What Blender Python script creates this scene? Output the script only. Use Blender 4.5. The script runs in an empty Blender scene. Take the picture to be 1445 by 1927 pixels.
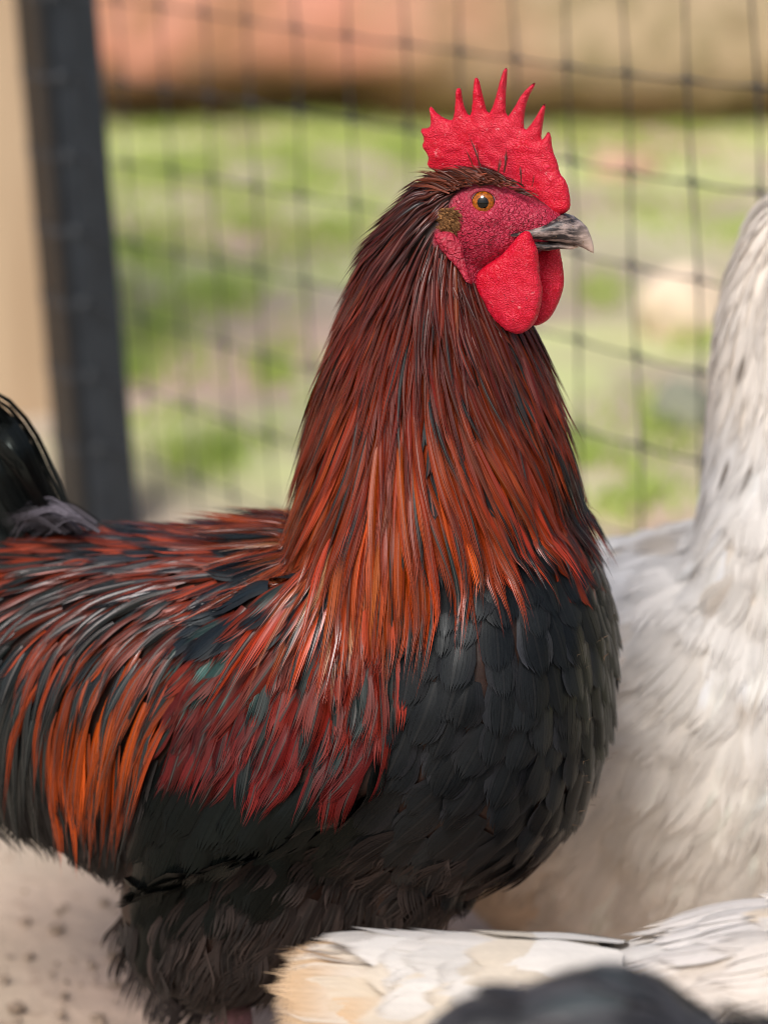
import bpy, bmesh, math, random
import numpy as np
from mathutils import Vector, Matrix, noise
from mathutils.bvhtree import BVHTree
from mathutils.geometry import delaunay_2d_cdt

SC = bpy.context.scene
COL = SC.collection
rng = np.random.default_rng(7)
random.seed(7)

# ------------------------------------------------------------------ camera, sky, sun, exposure
FPX, CX, CY = 5000.0, 722.5, 963.5           # focal length and centre in photograph pixels
PITCH, CAM_H = math.radians(17.0), 0.76
cam_d = bpy.data.cameras.new('camera')
cam = bpy.data.objects.new('camera', cam_d); COL.objects.link(cam)
cam.location = (0, 0, CAM_H)
cam.rotation_euler = (math.pi/2 - PITCH, 0, 0)
cam_d.sensor_fit = 'VERTICAL'; cam_d.sensor_height = 36.0
cam_d.lens = FPX*36.0/1927.0
cam_d.clip_start = 0.05; cam_d.clip_end = 500
cam_d.dof.use_dof = True
cam_d.dof.focus_distance = 1.288
cam_d.dof.aperture_fstop = 4.6
SC.camera = cam

SUN_EL, SUN_AZ = math.radians(50), math.radians(202)     # azimuth: where the sun stands, clockwise from +Y
world = bpy.data.worlds.new('World'); SC.world = world; world.use_nodes = True
wn = world.node_tree
sky = wn.nodes.new('ShaderNodeTexSky'); sky.sky_type = 'NISHITA'; sky.sun_disc = False
sky.sun_elevation = SUN_EL; sky.sun_rotation = SUN_AZ
sky.air_density = 1.0; sky.dust_density = 5.0; sky.ozone_density = 1.0
bg = wn.nodes['Background']; bg.inputs[1].default_value = 0.08
wn.links.new(sky.outputs[0], bg.inputs[0])
sun_d = bpy.data.lights.new('sun', 'SUN'); sun_d.energy = 1.5; sun_d.angle = math.radians(20)
sun_d.color = (1.0, 0.975, 0.95)
sun = bpy.data.objects.new('sun', sun_d); COL.objects.link(sun)
sd = Vector((math.sin(SUN_AZ)*math.cos(SUN_EL), math.cos(SUN_AZ)*math.cos(SUN_EL), math.sin(SUN_EL)))
sun.rotation_euler = sd.to_track_quat('Z', 'Y').to_euler(); sun.location = sd*8
SC.view_settings.view_transform = 'Standard'; SC.view_settings.look = 'None'
SC.view_settings.gamma = 1.0; SC.view_settings.use_curve_mapping = False
SC.view_settings.exposure = 0.66
SC.cycles.max_bounces = 6; SC.cycles.transparent_max_bounces = 4
SC.cycles.use_denoising = True
SC.cycles.filter_width = 1.0
SC.cycles.sample_clamp_indirect = 4.0

# ------------------------------------------------------------------ picture geometry helpers
CAMV = np.array([0, 0, CAM_H])
VR = np.array([1.0, 0, 0])
VU = np.array([0, math.sin(PITCH), math.cos(PITCH)])
VF = np.array([0, math.cos(PITCH), -math.sin(PITCH)])

def ray(p):
    p = np.asarray(p, float)
    return VF + VR*((p[..., 0:1]-CX)/FPX) - VU*((p[..., 1:2]-CY)/FPX)
def unproj(p, depth):
    return CAMV + ray(p)*depth
def project(w):
    d = np.asarray(w)-CAMV
    z = d@VF
    return np.stack([CX+FPX*(d@VR)/z, CY-FPX*(d@VU)/z], -1)
def ground_at(p):
    r = ray(p); t = -CAM_H/r[..., 2:3]
    return CAMV + r*t

def lin(r, g, b):
    f = lambda c: (c/255/12.92) if c/255 <= .04045 else ((c/255+.055)/1.055)**2.4
    return (f(r), f(g), f(b))

def inpoly(pts, poly):
    pts = np.asarray(pts); x, y = pts[:, 0], pts[:, 1]
    poly = np.asarray(poly, float); n = len(poly)
    res = np.zeros(len(pts), bool); j = n-1
    for i in range(n):
        xi, yi = poly[i]; xj, yj = poly[j]
        c = ((yi > y) != (yj > y)) & (x < (xj-xi)*(y-yi)/(yj-yi+1e-12)+xi)
        res ^= c; j = i
    return res
def polydist(pts, poly):
    pts = np.asarray(pts, float); poly = np.asarray(poly, float)
    best = np.full(len(pts), 1e9)
    for i in range(len(poly)):
        a, b = poly[i-1], poly[i]; ab = b-a
        t = np.clip(((pts-a)@ab)/(ab@ab+1e-12), 0, 1)
        best = np.minimum(best, np.linalg.norm(pts-(a+t[:, None]*ab), axis=1))
    return best
def catmull(poly, n=4, closed=True):
    P = np.asarray(poly, float); N = len(P); out = []
    for i in range(N if closed else N-1):
        if closed: p0, p1, p2, p3 = P[i-1], P[i], P[(i+1) % N], P[(i+2) % N]
        else: p0, p1, p2, p3 = P[max(i-1, 0)], P[i], P[i+1], P[min(i+2, N-1)]
        for k in range(n):
            t = k/n
            out.append(.5*((2*p1)+(-p0+p2)*t+(2*p0-5*p1+4*p2-p3)*t*t+(-p0+3*p1-3*p2+p3)*t**3))
    if not closed: out.append(P[-1])
    return np.array(out)

# ------------------------------------------------------------------ object helpers
def empty(name, loc, label=None, cat=None, group=None):
    o = bpy.data.objects.new(name, None); COL.objects.link(o); o.location = loc
    o.empty_display_size = 0.02
    if label: o['label'] = label
    if cat: o['category'] = cat
    if group: o['group'] = group
    return o
def link(name, me, mat=None, parent=None, smooth=True, kind=None):
    o = bpy.data.objects.new(name, me); COL.objects.link(o)
    if mat is not None:
        me.materials.append(mat)
    if smooth and len(me.polygons):
        me.polygons.foreach_set('use_smooth', np.ones(len(me.polygons), bool))
    if parent is not None:
        o.parent = parent
        w = Vector((0, 0, 0)); q = parent
        while q is not None:
            w += q.location; q = q.parent
        o.location = -w                     # all meshes are written in world coordinates
    if kind: o['kind'] = kind
    return o
def tag(o, label, cat, group=None):
    o['label'] = label; o['category'] = cat
    if group: o['group'] = group
    return o
def pymesh(name, v, f):
    me = bpy.data.meshes.new(name)
    me.from_pydata([tuple(map(float, x)) for x in v], [], [tuple(int(i) for i in q) for q in f]); me.update()
    return me

def chaikin(poly, n=1):
    P = np.asarray(poly, float)
    for _ in range(n):
        Q = np.roll(P, -1, 0); P = np.stack([.75*P+.25*Q, .25*P+.75*Q], 1).reshape(-1, 2)
    return P
def loft(rings, n=28, expo=2.0, caps=True):
    """rings: list of (centre, axis_a, axis_b) -> verts, faces of a closed tube."""
    V, F = [], []
    for (c, a, b) in rings:
        for k in range(n):
            t = 2*math.pi*k/n
            ct, st = math.cos(t), math.sin(t)
            e = 2.0/expo
            x = math.copysign(abs(ct)**e, ct); y = math.copysign(abs(st)**e, st)
            V.append(np.asarray(c)+np.asarray(a)*x+np.asarray(b)*y)
    for i in range(len(rings)-1):
        for k in range(n):
            F.append((i*n+k, i*n+(k+1) % n, (i+1)*n+(k+1) % n, (i+1)*n+k))
    if caps:
        F.append(tuple(range(n))[::-1]); F.append(tuple((len(rings)-1)*n+k for k in range(n)))
    return V, F
def tube(path, radii, n=8):
    P = [np.asarray(p, float) for p in path]; rings = []
    for i, p in enumerate(P):
        t = P[min(i+1, len(P)-1)]-P[max(i-1, 0)]; t = t/(np.linalg.norm(t)+1e-9)
        h = np.array([0, 0, 1.0]) if abs(t[2]) < .9 else np.array([1.0, 0, 0])
        a = np.cross(t, h); a /= np.linalg.norm(a); b = np.cross(t, a)
        rings.append((p, a*radii[i], b*radii[i]))
    return loft(rings, n)
def merge(parts):
    V, F = [], []
    for v, f in parts:
        o = len(V); V += list(v); F += [tuple(i+o for i in q) for q in f]
    return V, F
def remesh(parts, voxel, smooth=6):
    V, F = merge(parts)
    me = pymesh('tmp', V, F); o = bpy.data.objects.new('tmp', me); COL.objects.link(o)
    bm = bmesh.new(); bm.from_mesh(me); bmesh.ops.recalc_face_normals(bm, faces=bm.faces); bm.to_mesh(me); bm.free()
    m = o.modifiers.new('r', 'REMESH'); m.mode = 'VOXEL'; m.voxel_size = voxel
    s = o.modifiers.new('s', 'SMOOTH'); s.factor = .5; s.iterations = smooth
    dg = bpy.context.evaluated_depsgraph_get()
    ev = o.evaluated_get(dg)
    out = bpy.data.meshes.new_from_object(ev)
    bpy.data.objects.remove(o); bpy.data.meshes.remove(me)
    return out

# ------------------------------------------------------------------ materials
def newmat(name):
    m = bpy.data.materials.new(name); m.use_nodes = True
    return m, m.node_tree, m.node_tree.nodes['Principled BSDF']
class NT:
    def __init__(s, nt): s.nt = nt
    def n(s, typ, **kw):
        x = s.nt.nodes.new(typ)
        for k, v in kw.items(): setattr(x, k, v)
        return x
    def put(s, sock, v):
        if hasattr(v, 'is_output') or isinstance(v, bpy.types.NodeSocket): s.nt.links.new(v, sock)
        elif isinstance(v, (tuple, list)) and len(v) == 3 and sock.type == 'RGBA': sock.default_value = (*v, 1)
        else: sock.default_value = v
    def math(s, op, a, b=0.0, c=0.0, clamp=False):
        x = s.n('ShaderNodeMath', operation=op); x.use_clamp = clamp
        s.put(x.inputs[0], a); s.put(x.inputs[1], b); s.put(x.inputs[2], c)
        return x.outputs[0]
    def mix(s, f, a, b, blend='MIX'):
        x = s.n('ShaderNodeMix', data_type='RGBA', blend_type=blend)
        s.put(x.inputs[0], f); s.put(x.inputs[6], a); s.put(x.inputs[7], b)
        return x.outputs[2]
    def ramp(s, v, lo, hi, a=0.0, b=1.0):
        x = s.n('ShaderNodeMapRange', interpolation_type='SMOOTHSTEP')
        s.put(x.inputs[0], v); s.put(x.inputs[1], lo); s.put(x.inputs[2], hi); s.put(x.inputs[3], a); s.put(x.inputs[4], b)
        return x.outputs[0]
    def noise(s, vec, scale, detail=2, rough=.5, dim='3D'):
        x = s.n('ShaderNodeTexNoise'); x.noise_dimensions = dim
        if vec is not None: s.put(x.inputs['Vector'], vec)
        s.put(x.inputs['Scale'], scale); s.put(x.inputs['Detail'], detail); s.put(x.inputs['Roughness'], rough)
        return x.outputs[0]
    def voronoi(s, vec, scale, feature='F1'):
        x = s.n('ShaderNodeTexVoronoi'); x.feature = feature
        s.put(x.inputs['Vector'], vec); s.put(x.inputs['Scale'], scale)
        return x.outputs['Distance']
    def attr(s, name):
        x = s.n('ShaderNodeAttribute'); x.attribute_name = name
        return x
    def bump(s, h, strength, dist, normal=None):
        x = s.n('ShaderNodeBump'); s.put(x.inputs['Strength'], strength); s.put(x.inputs['Distance'], dist)
        s.put(x.inputs['Height'], h)
        if normal is not None: s.put(x.inputs['Normal'], normal)
        return x.outputs[0]
    def pos(s): return s.n('ShaderNodeNewGeometry').outputs['Position']
    def obj(s): return s.n('ShaderNodeTexCoord').outputs['Object']
    def comb(s, x, y, z):
        c = s.n('ShaderNodeCombineXYZ'); s.put(c.inputs[0], x); s.put(c.inputs[1], y); s.put(c.inputs[2], z)
        return c.outputs[0]

def feather_material(name, rough=.42, spec=.5, tint=None, sheen=0.0, streak=.55, freq=11.0, shaft=.35, barb=.0, trans=0.0, bumpd=.00010):
    """Colour comes from the feather's own pigment: edge colour, centre colour, streaky barbs and a paler shaft."""
    m, nt, b = newmat(name); t = NT(nt)
    f = t.attr('fuv'); sx = t.n('ShaderNodeSeparateXYZ'); nt.links.new(f.outputs['Vector'], sx.inputs[0])
    u, v, r = sx.outputs
    p = t.attr('par'); sp = t.n('ShaderNodeSeparateXYZ'); nt.links.new(p.outputs['Vector'], sp.inputs[0])
    cw, cv, br = sp.outputs
    au = t.math('ABSOLUTE', u)
    r50 = t.math('MULTIPLY', r, 53.0)
    sv = t.comb(t.math('ADD', t.math('MULTIPLY', u, freq), r50), t.math('MULTIPLY', v, 2.2), t.math('MULTIPLY', r, 19.0))
    st = t.noise(sv, 1.0, 3, .6)
    sv2 = t.comb(t.math('ADD', t.math('MULTIPLY', au, 3.0), r50), t.math('SUBTRACT', t.math('MULTIPLY', v, 34.0), t.math('MULTIPLY', au, 9.0)), r50)
    st2 = t.noise(sv2, 1.0, 2, .6)
    nz = t.math('MULTIPLY', t.math('SUBTRACT', st, .5), .55)
    on = t.ramp(v, t.math('SUBTRACT', cv, .12), t.math('ADD', cv, .12))
    edge = t.math('ADD', au, nz)
    core = t.math('MULTIPLY', t.ramp(edge, t.math('SUBTRACT', cw, .12), t.math('ADD', cw, .12), 1.0, 0.0), on)
    col = t.mix(core, t.attr('c0').outputs['Color'], t.attr('c1').outputs['Color'])
    k = t.math('ADD', t.math('MULTIPLY', t.math('SUBTRACT', st, .5), streak*2), t.math('MULTIPLY', t.math('SUBTRACT', st2, .5), barb*2))
    gain = t.math('MAXIMUM', t.math('ADD', k, 1.0), .15)
    col = t.mix(1.0, col, t.comb(gain, gain, gain), 'MULTIPLY')
    sh = t.math('MULTIPLY', t.ramp(au, .02, .09, 1.0, 0.0), shaft)
    col = t.mix(sh, col, t.mix(.5, col, (.5, .42, .36), 'SCREEN'))
    nt.links.new(col, b.inputs['Base Color'])
    t.put(b.inputs['Roughness'], t.math('ADD', t.ramp(st, .3, .7, rough-.08, rough+.10), t.math('MULTIPLY', t.math('FRACT', t.math('MULTIPLY', r, 7.3)), .16)))
    b.inputs['Specular IOR Level'].default_value = spec
    if tint: b.inputs['Specular Tint'].default_value = (*tint, 1)
    if sheen:
        b.inputs['Sheen Weight'].default_value = sheen; b.inputs['Sheen Roughness'].default_value = .5
    h = t.math('ADD', t.math('MULTIPLY', st, .7), t.math('MULTIPLY', st2, .4))
    nt.links.new(t.bump(h, .6, bumpd), b.inputs['Normal'])
    if trans:
        tr = t.n('ShaderNodeBsdfTranslucent'); nt.links.new(col, tr.inputs[0])
        mx = t.n('ShaderNodeMixShader'); mx.inputs[0].default_value = trans
        nt.links.new(b.outputs[0], mx.inputs[1]); nt.links.new(tr.outputs[0], mx.inputs[2])
        nt.links.new(mx.outputs[0], nt.nodes['Material Output'].inputs[0])
    return m

def plain(name, col, rough=.6, spec=.4, var=.25, scale=60.0, bump=.0, bscale=200.0):
    m, nt, b = newmat(name); t = NT(nt)
    n = t.noise(t.pos(), scale, 4, .6)
    g = t.ramp(n, .25, .75, 1-var, 1+var)
    nt.links.new(t.mix(1.0, col, t.comb(g, g, g), 'MULTIPLY'), b.inputs['Base Color'])
    b.inputs['Roughness'].default_value = rough; b.inputs['Specular IOR Level'].default_value = spec
    if bump: nt.links.new(t.bump(t.noise(t.pos(), bscale, 3), bump, .001), b.inputs['Normal'])
    return m

# ------------------------------------------------------------------ feathers
class Bird:
    """Plane of symmetry of a bird plus its skin; feathers grow on the near half and are mirrored to the far half."""
    def __init__(s, px, depth, yaw):
        s.Q = unproj(np.array(px, float), depth)
        c, n = math.cos(yaw), math.sin(yaw)
        s.F = np.array([c, -n, 0.0]); s.R = np.array([-n, -c, 0.0])
        s.guides = None
    def S(s, p, lat=0.0):
        r = ray(np.asarray(p, float))
        t = ((s.Q+s.R*lat-CAMV)@s.R)/(r@s.R)
        return CAMV + r*np.asarray(t)[..., None]
    def ring(s, a, b, w, lat=0.0):
        A, B = s.S(a, lat), s.S(b, lat)
        return ((A+B)/2, (A-B)/2, s.R*w)
    def ring2(s, a, b, w, la, lb):
        A, B = s.S(a, la), s.S(b, lb)
        return ((A+B)/2, (A-B)/2, s.R*w)
    def lat(s, P): return (np.asarray(P)-s.Q)@s.R
    def mirror(s, P): 
        l = (P-s.Q)@s.R
        return P-2*l[..., None]*s.R
    def set_body(s, me):
        s.me = me
        me.calc_loop_triangles()
        n = len(me.vertices); co = np.empty(n*3); me.vertices.foreach_get('co', co); s.co = co.reshape(-1, 3)
        tr = np.empty(len(me.loop_triangles)*3, np.int32); me.loop_triangles.foreach_get('vertices', tr); s.tri = tr.reshape(-1, 3)
        nr = np.empty(n*3); me.vertices.foreach_get('normal', nr); s.vn = nr.reshape(-1, 3)
        s.bvh = BVHTree.FromPolygons([tuple(x) for x in s.co], [tuple(int(i) for i in q) for q in s.tri])
    def snap(s, P):
        out = np.empty_like(P); nn = np.empty_like(P)
        for i, p in enumerate(P):
            co, no, idx, d = s.bvh.find_nearest(Vector(p))
            out[i] = co
            v = s.vn[s.tri[idx]].mean(0); nn[i] = v/(np.linalg.norm(v)+1e-9)
        return out, nn
    def flow(s, P, n, sig=75.0):
        p2 = project(P); G = s.guides
        d2 = ((p2[:, None, :]-G[None, :, :2])**2).sum(-1)
        d2 -= d2.min(1, keepdims=True)
        w = np.exp(-d2/(2*sig*sig))
        d = (w[:, :, None]*G[None, :, 2:4]).sum(1); d /= np.linalg.norm(d, axis=1, keepdims=True)+1e-9
        a = s.S(p2); b = s.S(p2+d)
        d3 = b-a; d3 /= np.linalg.norm(d3, axis=1, keepdims=True)
        d3 -= n*(d3*n).sum(1, keepdims=True)
        return d3/(np.linalg.norm(d3, axis=1, keepdims=True)+1e-9)
    def roots(s, spacing, mask_fn, latmin=-.004, tries=6.0):
        """Dart throwing on the skin; mask_fn(pixels)->bool array."""
        T = s.co[s.tri]; c = T.mean(1)
        keep = (s.lat(c) > latmin)
        keep &= mask_fn(project(c))
        T = T[keep]; N = s.vn[s.tri][keep]
        if not len(T): return np.zeros((0, 3)), np.zeros((0, 3))
        ar = .5*np.linalg.norm(np.cross(T[:, 1]-T[:, 0], T[:, 2]-T[:, 0]), axis=1)
        cnt = int(ar.sum()/(spacing**2)*tries)+1
        ti = rng.choice(len(T), cnt, p=ar/ar.sum())
        a, b = rng.random(cnt), rng.random(cnt); q = a+b > 1; a[q] = 1-a[q]; b[q] = 1-b[q]
        P = T[ti, 0]+(T[ti, 1]-T[ti, 0])*a[:, None]+(T[ti, 2]-T[ti, 0])*b[:, None]
        n = N[ti].mean(1); n /= np.linalg.norm(n, axis=1, keepdims=True)
        grid = {}; ok = []
        ij = np.floor(P/spacing).astype(int); s2 = spacing*spacing
        for i in range(cnt):
            x, y, z = ij[i]; good = True
            for dx in (-1, 0, 1):
                for dy in (-1, 0, 1):
                    for dz in (-1, 0, 1):
                        for j in grid.get((x+dx, y+dy, z+dz), ()):
                            e = P[i]-P[j]
                            if e[0]*e[0]+e[1]*e[1]+e[2]*e[2] < s2: good = False; break
                        if not good: break
                    if not good: break
                if not good: break
            if good:
                grid.setdefault((x, y, z), []).append(i); ok.append(i)
        return P[ok], n[ok]
    def grow(s, P, n, L, steps=8, lift=(.001, .004), free=1.0, turn=None, gravity=0.0, curl=None, sig=75.0, sway=.10):
        """Paths that follow the flow over the skin. Returns (N,steps+1,3) positions and normals."""
        N = len(P); path = np.empty((N, steps+1, 3)); nor = np.empty((N, steps+1, 3))
        p = P.copy(); nn = n.copy(); st = (L/steps)[:, None]
        path[:, 0] = p; nor[:, 0] = nn
        tw = rng.normal(0, sway, N) if turn is None else turn
        d_prev = None; ph = rng.random(N)*6.28
        for i in range(1, steps+1):
            d = s.flow(p, nn, sig)
            side = np.cross(nn, d)
            d = d+side*(tw+.5*sway*np.sin(ph+i*.8))[:, None]; d /= np.linalg.norm(d, axis=1, keepdims=True)
            if d_prev is not None:
                d = d+d_prev*.6; d /= np.linalg.norm(d, axis=1, keepdims=True)
            q = p+d*st
            v = i/steps
            fr = free if np.ndim(free) else np.full(N, free)
            loose = v > fr
            q2, n2 = s.snap(q)
            q2 = np.where(loose[:, None], q+np.array([0, 0, -gravity])*st, q2)
            n2 = np.where(loose[:, None], nn, .55*n2+.45*nn); n2 /= np.linalg.norm(n2, axis=1, keepdims=True)
            d_prev = q2-p; d_prev /= np.linalg.norm(d_prev, axis=1, keepdims=True)+1e-9
            p, nn = q2, n2
            path[:, i] = p; nor[:, i] = nn
        vv = np.linspace(0, 1, steps+1)[None, :, None]
        jit = rng.normal(0, .22, (N, 1, 1))
        path = path+nor*(lift[0]+(lift[1]*(vv**.9))*(1+jit))
        return path, nor

def shape_w(kind, v):
    if kind == 'hackle':   # long, narrow, pointed
        return np.clip(.45+.75*v, 0, 1)*np.clip((1.02-v)/.45, 0, 1)**.75
    if kind == 'round':    # broad with a rounded tip
        return np.clip(.55+.9*v, 0, 1)*np.sqrt(np.clip(1-((v-.55)/.47).clip(0, 1)**2, 0, 1))
    if kind == 'long':     # quill, parallel sides, rounded tip
        return np.clip(.5+2*v, 0, 1)*np.sqrt(np.clip(1-((v-.82)/.185).clip(0, 1)**2, 0, 1))
    if kind == 'fluff':
        return np.clip(.5+1.1*v, 0, 1)*np.clip((1.05-v)/.35, 0, 1)**.5

def blades(path, nor, W, kind, strips=5, fray=.12, camber=.25, roll=.25, splay=.12, gap=.04, zj=.02, pinch=.30):
    """Vane of each feather as `strips` barb bundles. Returns V (N,S,R,2,3) and fuv (N,S,R,2,3)."""
    N, R1, _ = path.shape; S = strips
    tan = np.gradient(path, axis=1); tan /= np.linalg.norm(tan, axis=2, keepdims=True)+1e-9
    side = np.cross(tan, nor); side /= np.linalg.norm(side, axis=2, keepdims=True)+1e-9
    up = np.cross(side, tan)
    ro = rng.normal(0, roll, (N, 1, 1))
    side, up = side*np.cos(ro)+up*np.sin(ro), up*np.cos(ro)-side*np.sin(ro)
    ub = np.linspace(-1, 1, S+1)
    uc = (ub[:-1]+ub[1:])/2
    # end of each bundle: where its lateral position meets the outline, with fray
    vv = np.linspace(0, 1, 60); ww = shape_w(kind, vv)
    vend = np.array([vv[np.where(ww >= min(abs(x), .93)-.06)[0][-1]] if (ww >= min(abs(x), .93)-.06).any() else .6 for x in uc*.85])
    ve = np.clip(vend[None, :]*(1+rng.normal(0, fray, (N, S))-fray*.4), .3, 1.04)
    tt = np.linspace(0, 1, R1)
    v = ve[:, :, None]*tt[None, None, :]                        # (N,S,R)
    fi = np.clip(v, 0, 1)*(R1-1); i0 = np.clip(np.floor(fi).astype(int), 0, R1-2); fr = (fi-i0)[..., None]
    ext = np.clip(v-1, 0, None)[..., None]
    idx = np.arange(N)[:, None, None]
    g = lambda A: A[idx, i0]*(1-fr)+A[idx, i0+1]*fr
    c = g(path)+g(tan)*ext*np.linalg.norm(path[:, -1]-path[:, 0], axis=1)[:, None, None, None]
    sd_, u_ = g(side), g(up)
    wid = np.interp(np.clip(v, 0, 1), vv, np.maximum(ww, .0))
    wid = np.maximum(wid, .35*np.interp(np.clip(v-.12, 0, 1), vv, ww))
    spl = (uc[None, :, None]*splay+rng.normal(0, splay*.5, (N, S, 1)))*v**2
    half = (1.0/S)*(1-gap*S*tt[None, None, :]*.5)*np.clip((1.0-tt)/pinch, .04, 1)[None, None, :]
    zoff = rng.normal(0, zj, (N, S, 1))*v
    W_ = np.asarray(W)[:, None, None]
    V = np.empty((N, S, R1, 2, 3)); FUV = np.empty((N, S, R1, 2, 3)); rr = rng.random(N)
    for k, sg in enumerate((-1, 1)):
        u = uc[None, :, None]*np.maximum(wid, .25)+spl+sg*half*np.maximum(wid, .45)
        V[:, :, :, k] = c+sd_*(u*W_)[..., None]+u_*((-camber*np.abs(u)**1.6+zoff)*W_)[..., None]
        FUV[..., k, 0] = uc[None, :, None]+sg/S
        FUV[..., k, 1] = v
        FUV[..., k, 2] = rr[:, None, None]
    return V, FUV

class Plume:
    """Feathers of one tract, with their colours; written out as meshes."""
    def __init__(s, V, FUV, c0, c1, par):
        s.V, s.FUV = V, FUV; s.c0, s.c1, s.par = map(np.asarray, (c0, c1, par))
    def mesh(s, idx, name):
        V = s.V[idx]; N, S, R, _, _ = V.shape
        nv = N*S*R*2
        base = np.arange(N*S)[:, None]*(R*2)+np.arange(R-1)[None, :]*2
        q = np.stack([base, base+1, base+3, base+2], -1).reshape(-1, 4)
        me = bpy.data.meshes.new(name)
        me.vertices.add(nv); me.vertices.foreach_set('co', V.reshape(-1).astype(np.float32))
        me.loops.add(q.size); me.loops.foreach_set('vertex_index', q.reshape(-1).astype(np.int32))
        me.polygons.add(len(q)); me.polygons.foreach_set('loop_start', np.arange(0, q.size, 4, dtype=np.int32))
        me.update(calc_edges=True)
        def put(nm, typ, arr, key):
            a = me.attributes.new(nm, typ, 'POINT'); a.data.foreach_set(key, np.ascontiguousarray(arr, np.float32).reshape(-1))
        put('fuv', 'FLOAT_VECTOR', s.FUV[idx].reshape(-1, 3), 'vector')
        rep = S*R*2
        c = lambda A: np.concatenate([np.repeat(A[idx], rep, 0), np.ones((nv, 1))], 1)
        put('c0', 'FLOAT_COLOR', c(s.c0), 'color'); put('c1', 'FLOAT_COLOR', c(s.c1), 'color')
        put('par', 'FLOAT_VECTOR', np.repeat(s.par[idx], rep, 0), 'vector')
        return me
def join(plumes):
    return Plume(*[np.concatenate([getattr(p, k) for p in plumes]) for k in ('V', 'FUV', 'c0', 'c1', 'par')])
def mirrored(bird, pl, frac=.6):
    k = rng.random(len(pl.V)) < frac
    return Plume(bird.mirror(pl.V[k]), pl.FUV[k], pl.c0[k], pl.c1[k], pl.par[k])

def emit(bird, name, pl, mat, parent, singles=0, far=.6, label=None, single_name='feather'):
    """One mesh for the mass of a tract; the feathers that show largest become pieces of their own."""
    if callable(singles): pass
    area = np.zeros(len(pl.V))
    if singles:
        pr = project(pl.V.reshape(-1, 3)).reshape(*pl.V.shape[:-1], 2)
        ctr = pr[:, :, -3].mean((1, 2))
        inside = (ctr[:, 0] > 5) & (ctr[:, 0] < 1440) & (ctr[:, 1] > 0) & (ctr[:, 1] < 1920)
        ext = np.linalg.norm(pr[:, :, -1].mean((1, 2))-pr[:, :, 0].mean((1, 2)), axis=1)
        wd = np.linalg.norm(pr[:, 0, 4, 0]-pr[:, -1, 4, 1], axis=1)
        area = ext*wd*inside*(.6+.8*rng.random(len(ext)))
    order = np.argsort(-area); one = order[:singles]; rest = order[singles:]
    restpl = Plume(pl.V[rest], pl.FUV[rest], pl.c0[rest], pl.c1[rest], pl.par[rest])
    if far: restpl = join([restpl, mirrored(bird, pl, far)])
    o = link(name, restpl.mesh(np.arange(len(restpl.V)), name), mat, parent, kind='stuff')
    if label: o['label'] = label
    for i in one:
        link(single_name, pl.mesh(np.array([i]), single_name), mat, o)
    return o

def inflate(bird, poly, lat, thick, edge, spacing=5.0, two=True, noise_amp=0.0, rim=.25):
    """Rounded slab with a traced outline, its own thickness and depth."""
    poly = np.asarray(poly, float)
    # resample outline
    pts = []
    for i in range(len(poly)):
        a, b = poly[i], poly[(i+1) % len(poly)]
        k = max(1, int(np.linalg.norm(b-a)/spacing))
        for j in range(k): pts.append(a+(b-a)*j/k)
    out = np.array(pts)
    lo, hi = out.min(0), out.max(0)
    gx, gy = np.meshgrid(np.arange(lo[0], hi[0], spacing), np.arange(lo[1], hi[1], spacing*.87))
    gx[1::2] += spacing/2
    g = np.stack([gx.ravel(), gy.ravel()], 1)
    g = g[inpoly(g, out)]; g = g[polydist(g, out) > spacing*.55]
    allp = np.concatenate([out, g])
    n0 = len(out)
    vs, es, fs, *_ = delaunay_2d_cdt([Vector(p) for p in allp], [(i, (i+1) % n0) for i in range(n0)], [], 1, 1e-4)
    P = np.array([tuple(v) for v in vs]); d = polydist(P, out)
    h = thick*(rim+(1-rim)*np.sqrt(np.clip(1-(1-np.clip(d/edge, 0, 1))**2, 0, 1)))
    h[d < .3] = 0
    base = bird.S(P, lat)
    nz = np.array([noise.noise(Vector((p[0]*.06, p[1]*.06, lat*900))) for p in P])*noise_amp
    A = base+bird.R*(h+nz*(d > .3))[:, None]; B = base-bird.R*(h-nz*(d > .3))[:, None]
    onb = d < .3
    V = list(A); m = {}
    for i in range(len(P)):
        if onb[i]: m[i] = i
        else: m[i] = len(V); V.append(B[i])
    F = []
    for f in fs:
        F.append(tuple(f)); F.append(tuple(m[i] for i in reversed(f)))
    return V, F
def fix_normals(me):
    bm = bmesh.new(); bm.from_mesh(me); bmesh.ops.recalc_face_normals(bm, faces=bm.faces); bm.to_mesh(me); bm.free()
    return me

# ================================================================== SETTING
def mat_ground():
    m, nt, b = newmat('dry_soil'); t = NT(nt); P = t.pos()
    a = t.noise(P, 3.0, 5, .6); c = t.noise(P, 40.0, 4, .6); d = t.noise(P, 1.2, 3)
    col = t.mix(t.ramp(a, .35, .65), lin(172, 156, 136), lin(194, 180, 160))
    col = t.mix(t.ramp(d, .45, .62), col, lin(202, 174, 156))
    col = t.mix(t.ramp(c, .56, .72), col, lin(160, 136, 118))
    sy = t.n('ShaderNodeSeparateXYZ'); nt.links.new(P, sy.inputs[0])
    far = t.ramp(t.math('ADD', sy.outputs[1], sy.outputs[0]), 2.2, 2.6)
    mo = t.noise(P, 2.6, 3, .55)
    col = t.mix(t.math('MULTIPLY', far, t.ramp(mo, .42, .64)), col, lin(204, 208, 148))
    nt.links.new(col, b.inputs['Base Color']); b.inputs['Roughness'].default_value = .95
    b.inputs['Specular IOR Level'].default_value = .15
    nt.links.new(t.bump(c, .6, .01), b.inputs['Normal'])
    return m
xs = np.concatenate([np.linspace(-60, -3, 14), np.linspace(-2.6, 2.6, 90), np.linspace(3, 60, 14)])
ys = np.concatenate([np.linspace(-40, .4, 10), np.linspace(.6, 6.2, 110), np.linspace(6.6, 90, 16)])
gv = []
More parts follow.
